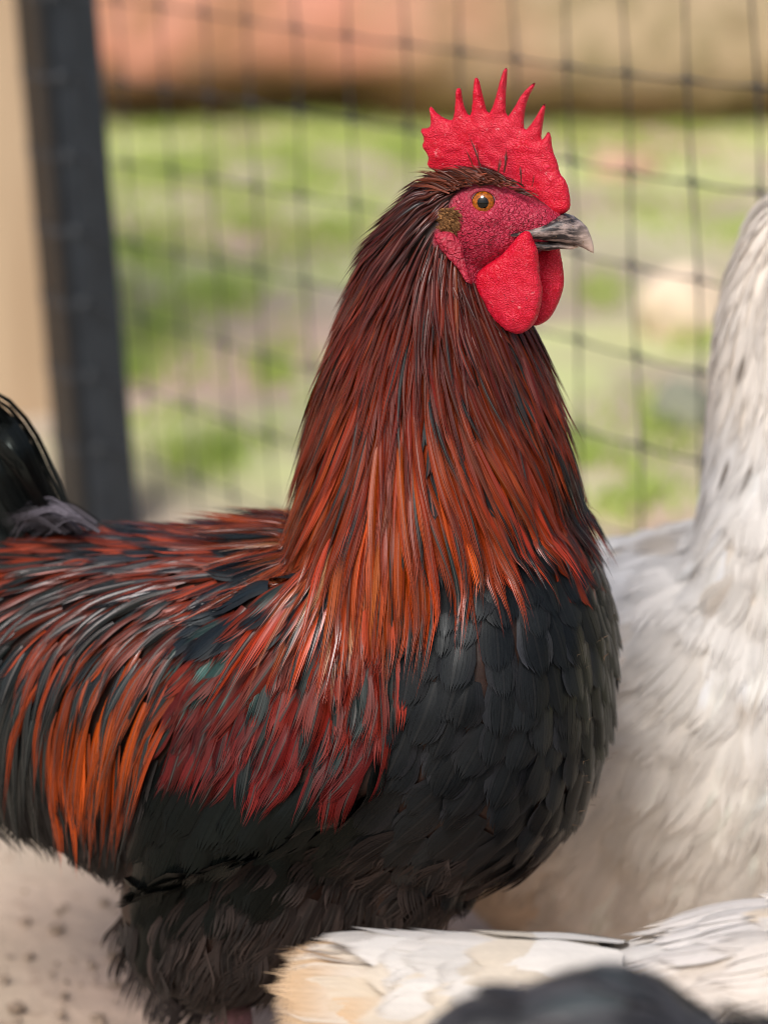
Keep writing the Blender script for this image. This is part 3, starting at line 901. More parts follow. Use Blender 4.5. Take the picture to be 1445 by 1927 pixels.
# ---------- plumage
G = [(1000, 370, -1, -.3), (940, 330, -1, -.25), (880, 310, -1, .0), (850, 335, -1, .35), (800, 370, -.6, .8), (760, 430, -.45, 1), (840, 420, -.3, 1),
     (700, 520, -.42, 1), (640, 650, -.3, 1), (600, 800, -.15, 1), (568, 900, -.15, 1), (540, 955, -.75, .6), (515, 975, -1, .3),
     (800, 500, -.15, 1), (760, 650, -.08, 1), (720, 800, .0, 1), (680, 950, .10, 1), (640, 1100, .16, 1), (700, 1200, .16, 1), (600, 1000, .1, 1), (580, 1080, .12, 1),
     (860, 520, .12, 1), (880, 600, .25, 1), (900, 750, .42, 1), (950, 900, .55, 1), (1030, 1000, .45, 1), (980, 700, .35, 1), (1040, 800, .42, 1), (850, 900, .30, 1), (800, 760, .15, 1), (830, 1050, .18, 1), (900, 1100, .2, 1), (760, 1050, .12, 1),
     (1020, 680, .2, 1), (930, 600, .3, 1),
     (1100, 1000, .1, 1), (1050, 1200, .0, 1), (1100, 1300, -.1, 1), (950, 1250, -.1, 1), (850, 1200, -.1, 1), (1050, 1450, -.5, .9), (900, 1450, -.5, .85), (800, 1350, -.35, 1), (900, 1600, -.9, .4), (1000, 1550, -.8, .6), (760, 1560, -.95, .3), (760, 1450, -.7, .7),
     (500, 980, -1, .12), (350, 985, -1, .10), (200, 985, -1, .2), (80, 1000, -.9, .5), (450, 1050, -.9, .42), (300, 1080, -.9, .5), (150, 1100, -.7, .7), (50, 1100, -.7, .7), (-50, 1050, -1, .4), (-120, 1150, -.9, .5),
     (540, 1080, -.55, .85), (480, 1150, -.62, .78), (400, 1150, -.7, .7), (300, 1200, -.5, .85), (200, 1250, -.3, .95), (100, 1250, -.15, 1), (620, 1120, -.1, 1),
     (100, 1400, .06, 1), (200, 1400, .0, 1), (300, 1400, -.2, 1), (250, 1300, -.2, 1), (100, 1550, .08, 1), (0, 1250, -.3, 1), (0, 1400, 0, 1), (-80, 1300, -.4, 1),
     (450, 1250, -.25, 1), (550, 1250, -.08, 1), (650, 1250, .08, 1), (715, 1350, .0, 1), (550, 1400, -.12, 1), (400, 1350, -.3, 1), (660, 1430, -.1, 1),
     (650, 1530, -.75, .6), (500, 1540, -.5, .85), (350, 1550, -.42, .9), (280, 1620, -.4, .9), (420, 1480, -.35, 1),
     (600, 1660, -.8, .55), (450, 1720, -.6, .8), (300, 1720, -.3, .95), (500, 1830, -.4, .9), (720, 1680, .0, 1), (600, 1760, -.4, .9), (820, 1680, .1, 1), (380, 1830, -.3, 1), (200, 1620, -.1, 1)]
RB.guides = np.array([(x, y, *(np.array([a, b])/math.hypot(a, b))) for x, y, a, b in G], float)

hackle_poly = [(850, 340), (870, 365), (838, 400), (815, 435), (818, 460), (866, 470), (905, 520), (960, 545), (1010, 560), (1100, 600), (1100, 830), (1060, 900), (930, 930), (800, 950), (680, 965), (600, 960), (530, 945), (520, 850), (560, 650), (680, 440), (780, 320)]
brow_poly = [(790, 320), (870, 285), (940, 312), (968, 338), (972, 352), (950, 350), (925, 343), (885, 350), (852, 378), (838, 405), (790, 400)]
ear_poly = [(812, 398), (850, 392), (874, 415), (872, 440), (815, 444)]
saddle_poly = [(-300, 1040), (160, 1060), (330, 1110), (400, 1150), (360, 1260), (320, 1390), (60, 1420), (-300, 1420)]
back_poly = [(-300, 900), (560, 900), (560, 1000), (530, 1060), (480, 1110), (400, 1160), (330, 1120), (160, 1070), (-300, 1045)]
scap_poly = [(520, 1000), (620, 1000), (640, 1080), (560, 1130), (470, 1180), (400, 1200), (380, 1160), (470, 1110), (520, 1060)]
bow_poly = [(600, 1040), (748, 1060), (748, 1390), (690, 1440), (560, 1430), (400, 1410), (335, 1380), (360, 1260), (400, 1180), (520, 1120)]
wing_poly = [(748, 1380), (735, 1540), (640, 1580), (500, 1620), (230, 1710), (230, 1500), (320, 1385), (400, 1405), (560, 1425), (690, 1435)]
rump_poly = [(-300, 1410), (70, 1415), (330, 1385), (240, 1500), (200, 1700), (-300, 1700)]
fluff_poly = [(150, 1500), (230, 1560), (230, 1710), (500, 1620), (640, 1580), (735, 1535), (800, 1620), (930, 1660), (930, 1960), (100, 1960)]
taken = []
def tract(poly, *more):
    pl = [poly]+list(more)
    return lambda p: inpoly(p, pl[0]) & ~np.any([inpoly(p, q) for q in pl[1:]]+[np.zeros(len(p), bool)], axis=0)

def colours(n, lo, hi, jit=.25):
    k = rng.random((n, 1)); c = np.array(lo)[None]*(1-k)+np.array(hi)[None]*k
    return np.clip(c*np.exp(rng.normal(0, jit, (n, 1))), 0, .9)
def grad(p, table):
    """Inverse-distance blend of colours at picture points: table rows (x, y, (r,g,b))."""
    T = np.array([r[:2] for r in table], float); C = np.array([r[2] for r in table])
    d = ((p[:, None]-T[None])**2).sum(-1); w = 1/(d+900.0)**1.5
    return (w[..., None]*C[None]).sum(1)/w.sum(1)[:, None]

M_hackle = feather_material('hackle_feather', .18, .34, (1.0, .94, .96), 0, .85, 15, .20, .12, bumpd=.00006)
M_red = feather_material('red_feather', .30, .22, None, 0, .75, 16, .10, .25, bumpd=.00008)
M_black = feather_material('black_feather', .30, .16, (.92, .97, 1.0), 0, .4, 16, .02, .4, bumpd=.00008)
M_gloss = feather_material('glossy_black_feather', .25, .15, (.85, 1.0, .96), 0, .4, 16, .0, .4, bumpd=.00007)
M_down = feather_material('dark_down', .7, .12, None, .03, .5, 16, .06, .2, bumpd=.0002)

def make(bird, P, n, L, W, kind, c0, c1, par, steps=8, strips=5, lift=(.001, .004), free=1.0, fray=.12, camber=.25, roll=.25, splay=.12, gravity=0, sway=.1, zj=.02, sig=75.0, pinch=.3, gap=.04):
    path, nor = bird.grow(P, n, L, steps, lift, free, None, gravity, None, sig, sway)
    V, U = blades(path, nor, W, kind, strips, fray, camber, roll, splay, gap, zj, pinch)
    return Plume(V, U, c0, c1, par)
BLK = lin(24, 26, 27); BLKG = lin(26, 36, 36); BLKB = lin(28, 32, 40)
ones = lambda n, a: np.full(n, a)
def parr(n, cw, cv, jw=.0, jv=.0):
    return np.stack([cw+rng.normal(0, jw, n), cv+rng.normal(0, jv, n), rng.random(n)], 1)

# breast
msk = lambda p: ~(inpoly(p, saddle_poly) | inpoly(p, back_poly) | inpoly(p, scap_poly) | inpoly(p, bow_poly) | inpoly(p, wing_poly) | inpoly(p, rump_poly) | inpoly(p, fluff_poly)) & (p[:, 1] > 740) & (p[:, 0] > 560)
P, n = RB.roots(.0112, msk); k = len(P); pp = project(P)
L = rng.normal(.031, .003, k)*np.where(pp[:, 1] > 1500, 1.15, 1); W = rng.normal(.0096, .0009, k)
c0 = colours(k, lin(24, 25, 27), lin(34, 35, 38), .18); c1 = colours(k, lin(18, 20, 22), lin(27, 30, 32), .18)
redd = (pp[:, 1] < 1120) & (rng.random(k) < .35); c0[redd] = colours(redd.sum(), lin(84, 30, 18), lin(120, 44, 22))
pl = make(RB, P, n, L, W, 'round', c0, c1, parr(k, .75, .0, .1), 7, 9, (.001, .0036), .92, .03, .20, .05, .02, sway=.05, zj=.005, pinch=.11, gap=.002)
emit(RB, 'breast_plumage', pl, M_black, rooster, 60, 1.0)
# belly and thigh down
P, n = RB.roots(.0098, lambda p: (inpoly(p, fluff_poly) | (p[:, 1] > 1600)) & ~(inpoly(p, [(225, 1590), (420, 1590), (420, 1672), (225, 1712)]))); k = len(P)
c0 = colours(k, lin(38, 32, 30), lin(60, 51, 48), .2); c1 = colours(k, lin(28, 25, 24), lin(44, 38, 36), .15)
pl = make(RB, P, n, rng.normal(.032, .005, k), rng.normal(.0090, .001, k), 'fluff', c0, c1, parr(k, .5, .0, .1), 7, 11, (.001, .0055), .85, .12, .2, .3, .22, .05, .2, .03)
emit(RB, 'thigh_plumage', pl, M_down, rooster, 20, .7)
# rump
P, n = RB.roots(.0105, tract(rump_poly)); k = len(P)
c0 = colours(k, lin(26, 26, 26), lin(40, 37, 36), .2)
pl = make(RB, P, n, rng.normal(.048, .005, k), rng.normal(.0085, .001, k), 'fluff', c0, c0*.8, parr(k, .5, .0), 7, 8, (.001, .006), .75, .1, .2, .25, .2, .2)
emit(RB, 'rump_plumage', pl, M_down, rooster, 0, .7)
# lower wing: broad black secondaries
P, n = RB.roots(.0120, lambda p: inpoly(p, wing_poly) & (p[:, 0] > 305)); k = len(P)
c0 = colours(k, lin(8, 9, 9), lin(15, 17, 17), .15); c1 = colours(k, lin(7, 8, 8), lin(13, 16, 15), .15)
pl = make(RB, P, n, rng.normal(.052, .004, k), rng.normal(.0105, .001, k), 'long', c0, c1, parr(k, .7, .0), 7, 9, (.0015, .0040), .74, .02, .24, .05, .02, sway=.04, zj=.006, pinch=.08, gap=.0)
emit(RB, 'wing_quills', pl, M_gloss, rooster, 30, .8)
# wing bow: dark red with bottle green centres
P, n = RB.roots(.0064, tract(bow_poly)); k = len(P); pp = project(P)
c0 = grad(pp, [(450, 1180, lin(96, 32, 20)), (600, 1150, lin(126, 40, 18)), (700, 1250, lin(116, 30, 16)), (550, 1380, lin(92, 14, 12)), (400, 1350, lin(80, 18, 16)), (700, 1380, lin(84, 12, 12))])*.78*np.exp(rng.normal(0, .3, (k, 1)))
c1 = colours(k, lin(14, 19, 19), lin(24, 36, 35), .25)
patch = np.exp(-(((pp[:, 0]-450)/70)**2+((pp[:, 1]-1225)/50)**2))
c1 = c1+patch[:, None]*np.array(lin(70, 110, 104))*.85*rng.random((k, 1))
cw = np.where(rng.random(k) < .22+.6*patch, rng.uniform(.3, .95, k), .10)
dk = pp[:, 0]+.35*(pp[:, 1]-1200) < 470
par = np.stack([cw, rng.uniform(0, .3, k), rng.random(k)], 1)
pl = make(RB, P, n, rng.normal(.035, .005, k), rng.normal(.0048, .0008, k), 'round', c0, c1, par, 7, 9, (.002, .0046), 1.0, .11, .35, .25, .09, sway=.14, zj=.02, pinch=.28, gap=.015)
emit(RB, 'wing_coverts', pl, M_red, rooster, 60, .7)
# saddle
P, n = RB.roots(.0062, tract(saddle_poly, bow_poly)); k = len(P); pp = project(P)
c0 = grad(pp, [(0, 1080, lin(140, 52, 24)), (150, 1100, lin(104, 40, 26)), (350, 1150, lin(96, 42, 32)), (100, 1250, lin(140, 52, 16)), (250, 1300, lin(160, 66, 12)), (100, 1380, lin(166, 64, 10)), (300, 1380, lin(140, 50, 12))])*.7*np.exp(rng.normal(0, .35, (k, 1)))
c1 = colours(k, lin(15, 19, 19), lin(24, 36, 36), .2)
low = (pp[:, 1] > 1250)
cw = np.where(rng.random(k) < np.where(low, .22, .62), rng.uniform(.35, .95, k), .08)
par = np.stack([cw, np.where(low, -.3, .0)+rng.uniform(0, .2, k), rng.random(k)], 1)
blackf = ((pp[:, 0] < 84+.05*(pp[:, 1]-1150)) & (pp[:, 1] > 1110) & (rng.random(k) < .95)) | (rng.random(k) < np.where(low, .08, .12))
c0[blackf] = colours(blackf.sum(), lin(20, 22, 22), lin(28, 34, 34))
L = np.where(low, rng.normal(.064, .008, k), rng.normal(.046, .006, k))
pl = make(RB, P, n, L, rng.normal(.0034, .0005, k), 'hackle', c0, c1, par, 8, 5, (.003, .006), np.where(low, .72, 1.0), .07, .45, .3, .06, .35, .10)
emit(RB, 'saddle_hackle', pl, M_hackle, rooster, 70, .7)
# back
P, n = RB.roots(.0062, tract(back_poly)); k = len(P); pp = project(P)
c0 = colours(k, lin(88, 34, 22), lin(130, 52, 32), .3); c1 = colours(k, lin(17, 20, 22), lin(28, 36, 42), .2)
blackf = rng.random(k) < .12; c0[blackf] = colours(blackf.sum(), lin(22, 24, 26), lin(34, 38, 44))
cw = np.where(rng.random(k) < .42, rng.uniform(.4, .95, k), .1)
pl = make(RB, P, n, rng.normal(.038, .005, k), rng.normal(.0042, .0006, k), 'hackle', c0, c1, np.stack([cw, rng.uniform(0, .25, k), rng.random(k)], 1), 7, 6, (.002, .0045), 1.0, .08, .45, .3, .1, sway=.12)
emit(RB, 'back_plumage', pl, M_hackle, rooster, 40, .8)
# scapulars: black, blue sheen
P, n = RB.roots(.0080, tract(scap_poly)); k = len(P)
c0 = colours(k, lin(22, 24, 27), lin(32, 36, 40), .15); c1 = colours(k, lin(20, 24, 28), lin(28, 36, 42), .15)
pl = make(RB, P, n, rng.normal(.036, .004, k), rng.normal(.0068, .0007, k), 'round', c0, c1, parr(k, .6, 0), 7, 9, (.0025, .0046), 1.0, .05, .3, .2, .06, pinch=.15, gap=.01)
emit(RB, 'scapulars', pl, M_black, rooster, 10, .8)

# neck hackle: long lower shawl, then the finer upper neck
hack_tab = [(800, 380, lin(60, 17, 10)), (740, 450, lin(74, 20, 10)), (650, 640, lin(90, 30, 14)), (760, 600, lin(92, 27, 12)), (880, 560, lin(72, 23, 12)), (620, 820, lin(108, 42, 17)), (720, 820, lin(120, 43, 15)), (860, 760, lin(112, 42, 15)), (650, 950, lin(126, 52, 18)), (800, 950, lin(132, 50, 13)), (980, 750, lin(108, 36, 15)), (1000, 900, lin(130, 40, 16)), (560, 920, lin(108, 46, 22)), (650, 1060, lin(140, 48, 20))]
def neck_feathers(spacing, poly_fn, Lf, Wf, strips, steps, lift, sway, zj):
    P, n = RB.roots(spacing, poly_fn); k = len(P); pp = project(P)
    c0 = grad(pp, hack_tab)*np.array([1.06, 1.02, .8])
    c0 = c0*np.exp(rng.normal(0, .32, (k, 1)))*np.stack([np.ones(k), np.exp(rng.normal(0, .15, k)), np.exp(rng.normal(0, .15, k))], 1)
    c1 = colours(k, lin(12, 14, 14), lin(22, 32, 31), .25)
    low = pp[:, 1] > 640
    cw = np.where(rng.random(k) < np.where(low, .30, .08), rng.uniform(.2, .55, k), .0)
    par = np.stack([cw, rng.uniform(.15, .6, k), rng.random(k)], 1)
    blk = rng.random(k) < .015; c0[blk] = colours(blk.sum(), BLK, BLKG)
    fr = (pp[:, 0] > 985) & (pp[:, 1] > 720) & (rng.random(k) < .55); c0[fr] = colours(fr.sum(), lin(22, 22, 22), lin(60, 24, 16), .2)
    pale = (pp[:, 0] < 690) & (pp[:, 1] > 780) & (rng.random(k) < .07); c0[pale] = colours(pale.sum(), lin(128, 84, 56), lin(170, 120, 84), .15)
    L = Lf(pp)*np.exp(rng.normal(0, .13, k)); W = Wf(pp)*np.exp(rng.normal(0, .15, k))
    return make(RB, P, n, L, W, 'hackle', c0, c1, par, steps, strips, lift, 1.0, .07, .55, .35, .05, sway=sway, zj=zj, sig=70, gap=.015)
hp = tract(hackle_poly, face_poly)
shawl_poly = [(575, 940), (760, 960), (770, 1040), (690, 1080), (600, 1060)]
pl1 = neck_feathers(.0044, lambda p: (hp(p) & (p[:, 1] > 600)) | inpoly(p, shawl_poly), lambda q: np.interp(q[:, 1], [600, 750, 950, 1080], [.072, .082, .074, .055])*np.interp(q[:, 0], [650, 740, 840, 940], [1.22, 1.1, 1.0, .84]), lambda q: np.interp(q[:, 1], [600, 800, 950], [.0020, .0029, .0038]), 7, 9, (.0020, .0085), .08, .02)
pl2 = neck_feathers(.0027, lambda p: hp(p) & (p[:, 1] <= 640), lambda q: np.interp(q[:, 1], [330, 420, 520, 640], [.026, .036, .052, .066]), lambda q: np.interp(q[:, 1], [330, 500, 640], [.0009, .0013, .0019]), 4, 9, (.0016, .0075), .07, .03)
emit(RB, 'neck_hackle', pl1, M_hackle, rooster, 20, .8)
emit(RB, 'upper_hackle', pl2, M_hackle, rooster, 0, .8)

neb_poly = [(812, 452), (850, 476), (886, 538), (930, 590), (985, 620), (985, 650), (900, 650), (840, 570), (802, 500)]
P, n = RB.roots(.0017, tract(neb_poly)); k = len(P)
c0 = colours(k, lin(54, 17, 10), lin(92, 32, 16), .3)
pl = make(RB, P, n, rng.normal(.020, .004, k), rng.normal(.0009, .0002, k), 'hackle', c0, c0*.5, parr(k, .15, .3), 6, 3, (.0010, .0040), 1.0, .08, .4, .35, .1, sway=.12, sig=50)
emit(RB, 'throat_plumage', pl, M_hackle, rooster, 0, .8)

# feathers laid along drawn strokes (tail, crest, ear tuft, loose hackles)
def strokes(bird, lines, lats, W, kind, c0, c1, par, steps=8, strips=5, fray=.1, camber=.3, roll=.3, splay=.1, zj=.03, pinch=.3, face=None, gap=.04):
    N = len(lines); path = np.empty((N, steps+1, 3)); nor = np.empty((N, steps+1, 3))
    for i, (ln, la) in enumerate(zip(lines, lats)):
        c = catmull(np.asarray(ln, float), 8, closed=False)
        s_ = np.concatenate([[0], np.cumsum(np.linalg.norm(np.diff(c, axis=0), axis=1))]); u = np.linspace(0, s_[-1], steps+1)
        q = np.stack([np.interp(u, s_, c[:, 0]), np.interp(u, s_, c[:, 1])], 1)
        la = np.interp(np.linspace(0, 1, steps+1), np.linspace(0, 1, len(np.atleast_1d(la))), np.atleast_1d(la))
        for j in range(steps+1): path[i, j] = bird.S(q[j], la[j])
        nv = bird.R+(np.zeros(3) if face is None else np.asarray(face)) if face is None or np.ndim(face) == 1 else np.asarray(face[i])
        nor[i] = nv/np.linalg.norm(nv)
    V, U = blades(path, nor, np.broadcast_to(W, (N,)), kind, strips, fray, camber, roll, splay, gap, zj, pinch)
    return Plume(V, U, c0, c1, par)
# tail
tl, la = [], []
for k in range(34):
    q = k/33.0; x0 = 150-q*230+rng.normal(0, 6); y0 = 990+q*25
    h_ = rng.uniform(.6, .92)
    tl.append([(x0, y0+15), (x0-50, y0-45*h_), (x0-80, y0-110*h_), (x0-112, y0-190*h_), (x0-165, y0-255*h_), (x0-250, y0-270*h_)])
    la.append([rng.normal(0, .010), rng.normal(0, .014), rng.normal(0, .03)])
k = len(tl); c0 = colours(k, lin(14, 16, 16), lin(22, 25, 25), .15)
pl = strokes(RB, tl, la, rng.normal(.0085, .0015, k), 'long', c0, c0*.8, parr(k, .6, 0), 10, 9, .06, .3, .5, .06, .015, .16, gap=.005)
emit(RB, 'tail', pl, M_gloss, rooster, 8, 0)
cv, la = [], []
for k in range(46):
    x0 = rng.uniform(105, 190); y0 = rng.uniform(980, 1005)
    cv.append([(x0, y0), (x0-40, y0-25), (x0-70, y0-25+rng.normal(0, 12)), (x0-110, y0+rng.normal(0, 15))]); la.append([rng.uniform(-.02, .03)]*2)
k = len(cv); c0 = colours(k, lin(30, 28, 30), lin(84, 80, 88), .3)
pl = strokes(RB, cv, la, rng.normal(.0016, .0005, k), 'fluff', c0, c0*.8, parr(k, .5, 0), 7, 7, .2, .1, .8, .8, .4)
emit(RB, 'tail_fluff', pl, M_down, rooster, 0, 0, 'grey tufts of down at the root of the tail')
# brow and crown
P, n = RB.roots(.0020, tract(brow_poly, face_poly)); k = len(P)
c0 = colours(k, lin(48, 15, 10), lin(84, 30, 18), .25)
pl = make(RB, P, n, rng.normal(.018, .004, k), rng.normal(.0008, .0002, k), 'hackle', c0, c0*.6, parr(k, .2, .2), 6, 3, (.0008, .0035), .7, .1, .3, .4, .25, sway=.15, sig=40)
emit(RB, 'brow_plumage', pl, M_hackle, rooster, 0, 1.0)
cr, la = [], []
for k in range(250):
    f = rng.random()**.55
    x0 = 1010-f*165+rng.normal(0, 5); y0 = np.interp(x0, [845, 880, 930, 975, 1010], [352, 342, 338, 350, 374])+rng.normal(0, 5)
    ln = rng.uniform(30, 88)*(.30+.75*f); up = rng.normal(.62, .22)*(1-.35*f) if rng.random() < .6 else rng.normal(.12, .12)
    x1, y1 = x0-ln*.5, y0-ln*.5*up; x2, y2 = x0-ln, y0-ln*up*.75+ln*.12*f
    cr.append([(x0, y0), (x1, y1), (x2, y2)]); b0 = np.interp(x0, [845, 900, 1010], [.021, .0205, .012])
    la.append([b0, b0*.86+.002, b0*.72+.002])
for (x0, y0, x2, y2) in ((948, 325, 953, 272), (980, 345, 975, 300), (905, 318, 880, 252), (900, 316, 893, 255), (892, 318, 868, 268), (935, 330, 940, 290), (1000, 352, 1003, 322)):
    cr.append([(x0, y0), ((x0+x2)/2+2, (y0+y2)/2), (x2, y2)]); la.append([.016, .010, .008])
k = len(cr); c0 = colours(k, lin(44, 16, 10), lin(104, 48, 30), .35)
pl = strokes(RB, cr, la, rng.normal(.00062, .00014, k), 'hackle', c0, c0*.6, parr(k, .2, .2), 6, 3, .1, .3, .5, .2, .1)
emit(RB, 'crest', pl, M_red, rooster, 0, 1.0)
# ear tuft
et, la = [], []
for k in range(240):
    x0, y0 = rng.uniform(812, 858), rng.uniform(392, 438)
    if ((x0-838)/30)**2+((y0-416)/26)**2 > 1: continue
    a = rng.normal(.55, .35); ln = rng.uniform(9, 20)
    et.append([(x0, y0), (x0+ln*.5*math.cos(a), y0+ln*.5*math.sin(a)), (x0+ln*math.cos(a), y0+ln*math.sin(a)+2)])
    b0 = .0265-.003*(((x0-838)/30)**2+((y0-416)/26)**2); la.append([b0-.002, b0+.0005, b0-.0008])
k = len(et); c0 = colours(k, lin(88, 58, 34), lin(140, 100, 62), .25)
pl = strokes(RB, et, la, rng.normal(.00055, .0001, k), 'hackle', c0, c0*.6, parr(k, .2, .2), 4, 3, .1, .3, .5, .3, .1)
emit(RB, 'ear_tuft', pl, M_down, rooster, 0, 1.0)
# short dark bristles on the bare face
br, la = [], []
while len(br) < 170:
    x0, y0 = rng.uniform(850, 1040), rng.uniform(345, 520)
    if not inpoly(np.array([[x0, y0]]), face_poly)[0] or math.hypot(x0-910, y0-381) < 34: continue
    if inpoly(np.array([[x0, y0]]), wat_n)[0]: continue
    c, _ = hit((x0, y0))
    if c is None: continue
    a = math.atan2(y0-381, x0-910)+1.3+rng.normal(0, .3); ln_ = rng.uniform(5, 13)
    l0 = float(RB.lat(c)); br.append([(x0, y0), (x0-ln_*.5*abs(math.cos(a))-1, y0+ln_*.5*math.sin(a)), (x0-ln_*abs(math.cos(a)), y0+ln_*math.sin(a))]); la.append([l0-.0003, l0+.0012, l0+.0018])
k = len(br); c0 = colours(k, lin(40, 14, 12), lin(80, 30, 24), .2)
pl = strokes(RB, br, la, rng.uniform(.00012, .00024, k), 'hackle', c0, c0, parr(k, .2, .2), 3, 2, .1, .3, .5, .2, .1)
emit(RB, 'face_bristles', pl, M_down, rooster, 0, 1.0)
# horny flakes of new feather sheaths on the front of the breast
P, n = RB.roots(.0075, lambda p: (p[:, 0] > 1040) & (p[:, 1] > 980) & (p[:, 1] < 1560), latmin=-.03); k = len(P)
sel = rng.random(k) < .3; P, n = P[sel], n[sel]; k = len(P)
c0 = colours(k, lin(70, 56, 46), lin(170, 140, 112), .3)
pl = make(RB, P+n*.0032, n, rng.uniform(.002, .005, k), rng.uniform(.00025, .0005, k), 'hackle', c0, c0, parr(k, 0, 0), 2, 2, (.0050, .0004), 1.0, .1, .3, .3, .1, sway=.02)
emit(RB, 'sheath_flakes', pl, M_hackle, rooster, 0, 0)

# ================================================================== HENS
def white_skin(name, col):
    return plain(name, col, .9, .1, .2, 60)
M_white = feather_material('white_feather', .62, .22, None, .12, .10, 12, .06, .10, .15)
M_cream = feather_material('cream_feather', .60, .22, None, .12, .08, 14, .08, .12, .12)
m_hleg = plain('hen_leg', lin(170, 150, 140), .6, .3, .2, 200)
m_hcomb = mat_fleshy('hen_comb_flesh', lin(176, 12, 34), lin(206, 40, 62), 1300, .0006)
m_hbeak = plain('hen_beak', lin(190, 165, 130), .4, .4, .2, 200)
def hen_head(bird, parent, cx, cy, sc, w=.016):
    """Small comb, wattles, beak and eyes round a head centred at a picture point; sc = pixels per 10 mm."""
    T = lambda pts: [(cx+x*sc, cy-y*sc) for x, y in pts]
    V, F = inflate(bird, catmull(T([(-1.2, 1.2), (-1.3, 2.0), (-.7, 1.8), (-.4, 2.5), (.1, 1.9), (.5, 2.5), (.9, 1.8), (1.4, 2.1), (1.7, 1.2), (1.5, .6), (0, .9)]), 2), 0, .003, sc*.6, sc*.15)
    link('comb', fix_normals(pymesh('comb', V, F)), m_hcomb, parent)
    for la in (.008, -.008):
        V, F = inflate(bird, catmull(T([(1.3, -.9), (1.7, -1.2), (1.8, -1.9), (1.4, -2.3), (1.0, -1.9), (.9, -1.2)]), 2), la, .002, sc*.4, sc*.15)
        link('wattle', fix_normals(pymesh('wattle', V, F)), m_hcomb, parent)
    rows = [((1.3, .5), (1.3, -.6), .008), ((2.0, .45), (2.0, -.5), .006), ((2.7, .15), (2.6, -.45), .0035), ((3.1, -.35), (3.0, -.5), .0008)]
    v, f = loft([bird.ring(T([a])[0], T([b_])[0], ww) for a, b_, ww in rows], 14)
    link('beak', fix_normals(pymesh('beak', v, f)), m_hbeak, parent)
    for sg in (1, -1):
        c = bird.S(np.array([cx+.5*sc, cy-.25*sc]), sg*w*.72); d = bird.R*sg+bird.F*.15
        e = empty('eye', (0, 0, 0)); e.parent = parent; e.location = -parent.location
        dome('iris', c, d, .0052, 0, 1.5, bpy.data.materials['iris_amber'], e, 20, 6)
        dome('pupil', c, d, .0054, 0, .55, bpy.data.materials['pupil_black'], e, 16, 4)
def hen_legs(bird, parent, px, z_top):
    for la in (.035, -.035):
        top = bird.S(np.array(px, float), la); top[2] = z_top
        foot = np.array([top[0], top[1], .012])
        parts = [tube([top, top*.5+foot*.5+bird.F*-.008, foot], [.010, .007, .008], 10)]
        for an, ln in ((0, .055), (.62, .046), (-.62, .046), (math.pi, .022)):
            d = bird.F*math.cos(an)+bird.R*math.sin(an)
            parts.append(tube([foot, foot+d*ln*.5, foot+d*ln+np.array([0, 0, -.008])], [.007, .0055, .002], 8))
        V, F = merge(parts); link('leg', fix_normals(pymesh('leg', V, F)), m_hleg, parent)
def base_of(bird):
    b = bird.Q.copy(); b[2] = 0; return b

# ---- white hen behind the rooster
HA = Bird((1330, 1350), 1.60, math.radians(22))
tor = [((760, 1180), (770, 1480), .03), ((860, 1100), (880, 1640), .07), ((990, 1050), (1000, 1740), .092), ((1140, 1030), (1150, 1780), .10), ((1290, 1000), (1300, 1790), .10), ((1430, 1010), (1440, 1770), .096), ((1540, 1080), (1550, 1700), .078), ((1610, 1200), (1610, 1580), .045), ((1640, 1320), (1640, 1440), .012)]
nek = [((1270, 1260), (1560, 1300), .050), ((1285, 1090), (1580, 1130), .066), ((1325, 970), (1575, 990), .060), ((1340, 840), (1560, 860), .049), ((1348, 660), (1540, 690), .041), ((1372, 520), (1530, 560), .035), ((1408, 420), (1545, 470), .030), ((1448, 362), (1570, 440), .024)]
hed = [((1440, 390), (1450, 430), .010), ((1480, 352), (1490, 455), .018), ((1530, 345), (1535, 460), .0195), ((1575, 360), (1575, 445), .015), ((1605, 385), (1600, 425), .007)]
sk = remesh([loft([HA.ring(*r) for r in tor], 32), loft([HA.ring(*r) for r in nek], 28), loft([HA.ring(*r) for r in hed], 24)], .004, 8)
HA.set_body(sk)
hen = empty('hen', tuple(base_of(HA)), 'tall white hen with fluffy cream body standing close behind the rooster', 'hen', 'hens around the rooster')
link('body', sk, white_skin('hen_skin', lin(226, 218, 208)), hen)
GA = [(1400, 450, -.1, 1), (1400, 700, -.1, 1), (1340, 800, -.25, 1), (1300, 950, -.5, .85), (1200, 1030, -.85, .5), (1440, 1000, -.1, 1), (1300, 1150, -.4, .9), (1180, 1150, -.6, .8), (1000, 1100, -1, .3), (1440, 1300, -.3, 1), (1250, 1400, -.55, .8), (1100, 1400, -.8, .6), (1400, 1600, -.5, .8), (1200, 1650, -.5, .85), (1000, 1650, -.7, .7), (1550, 500, 0, 1), (1600, 1200, 0, 1), (1500, 380, -1, .3)]
HA.guides = np.array([(x, y, *(np.array([a, b])/math.hypot(a, b))) for x, y, a, b in GA], float)
P, n = HA.roots(.0115, lambda p: (p[:, 1] > 930)); k = len(P); pp = project(P)
c0 = grad(pp, [(1200, 1060, lin(230, 229, 228)), (1300, 1300, lin(228, 221, 211)), (1420, 1200, lin(234, 230, 224)), (1200, 1500, lin(232, 224, 211)), (1400, 1550, lin(236, 229, 218)), (950, 1700, lin(214, 188, 160)), (1150, 1700, lin(236, 227, 216)), (1190, 1230, lin(222, 213, 202))])*np.exp(rng.normal(0, .09, (k, 1)))
c1 = c0*.92; dk = rng.random(k) < np.where(pp[:, 1] < 1350, .05, .03)
c0[dk] = colours(dk.sum(), lin(182, 174, 166), lin(208, 201, 192), .06)
c1[dk] = colours(dk.sum(), lin(164, 155, 145), lin(200, 191, 180), .08)
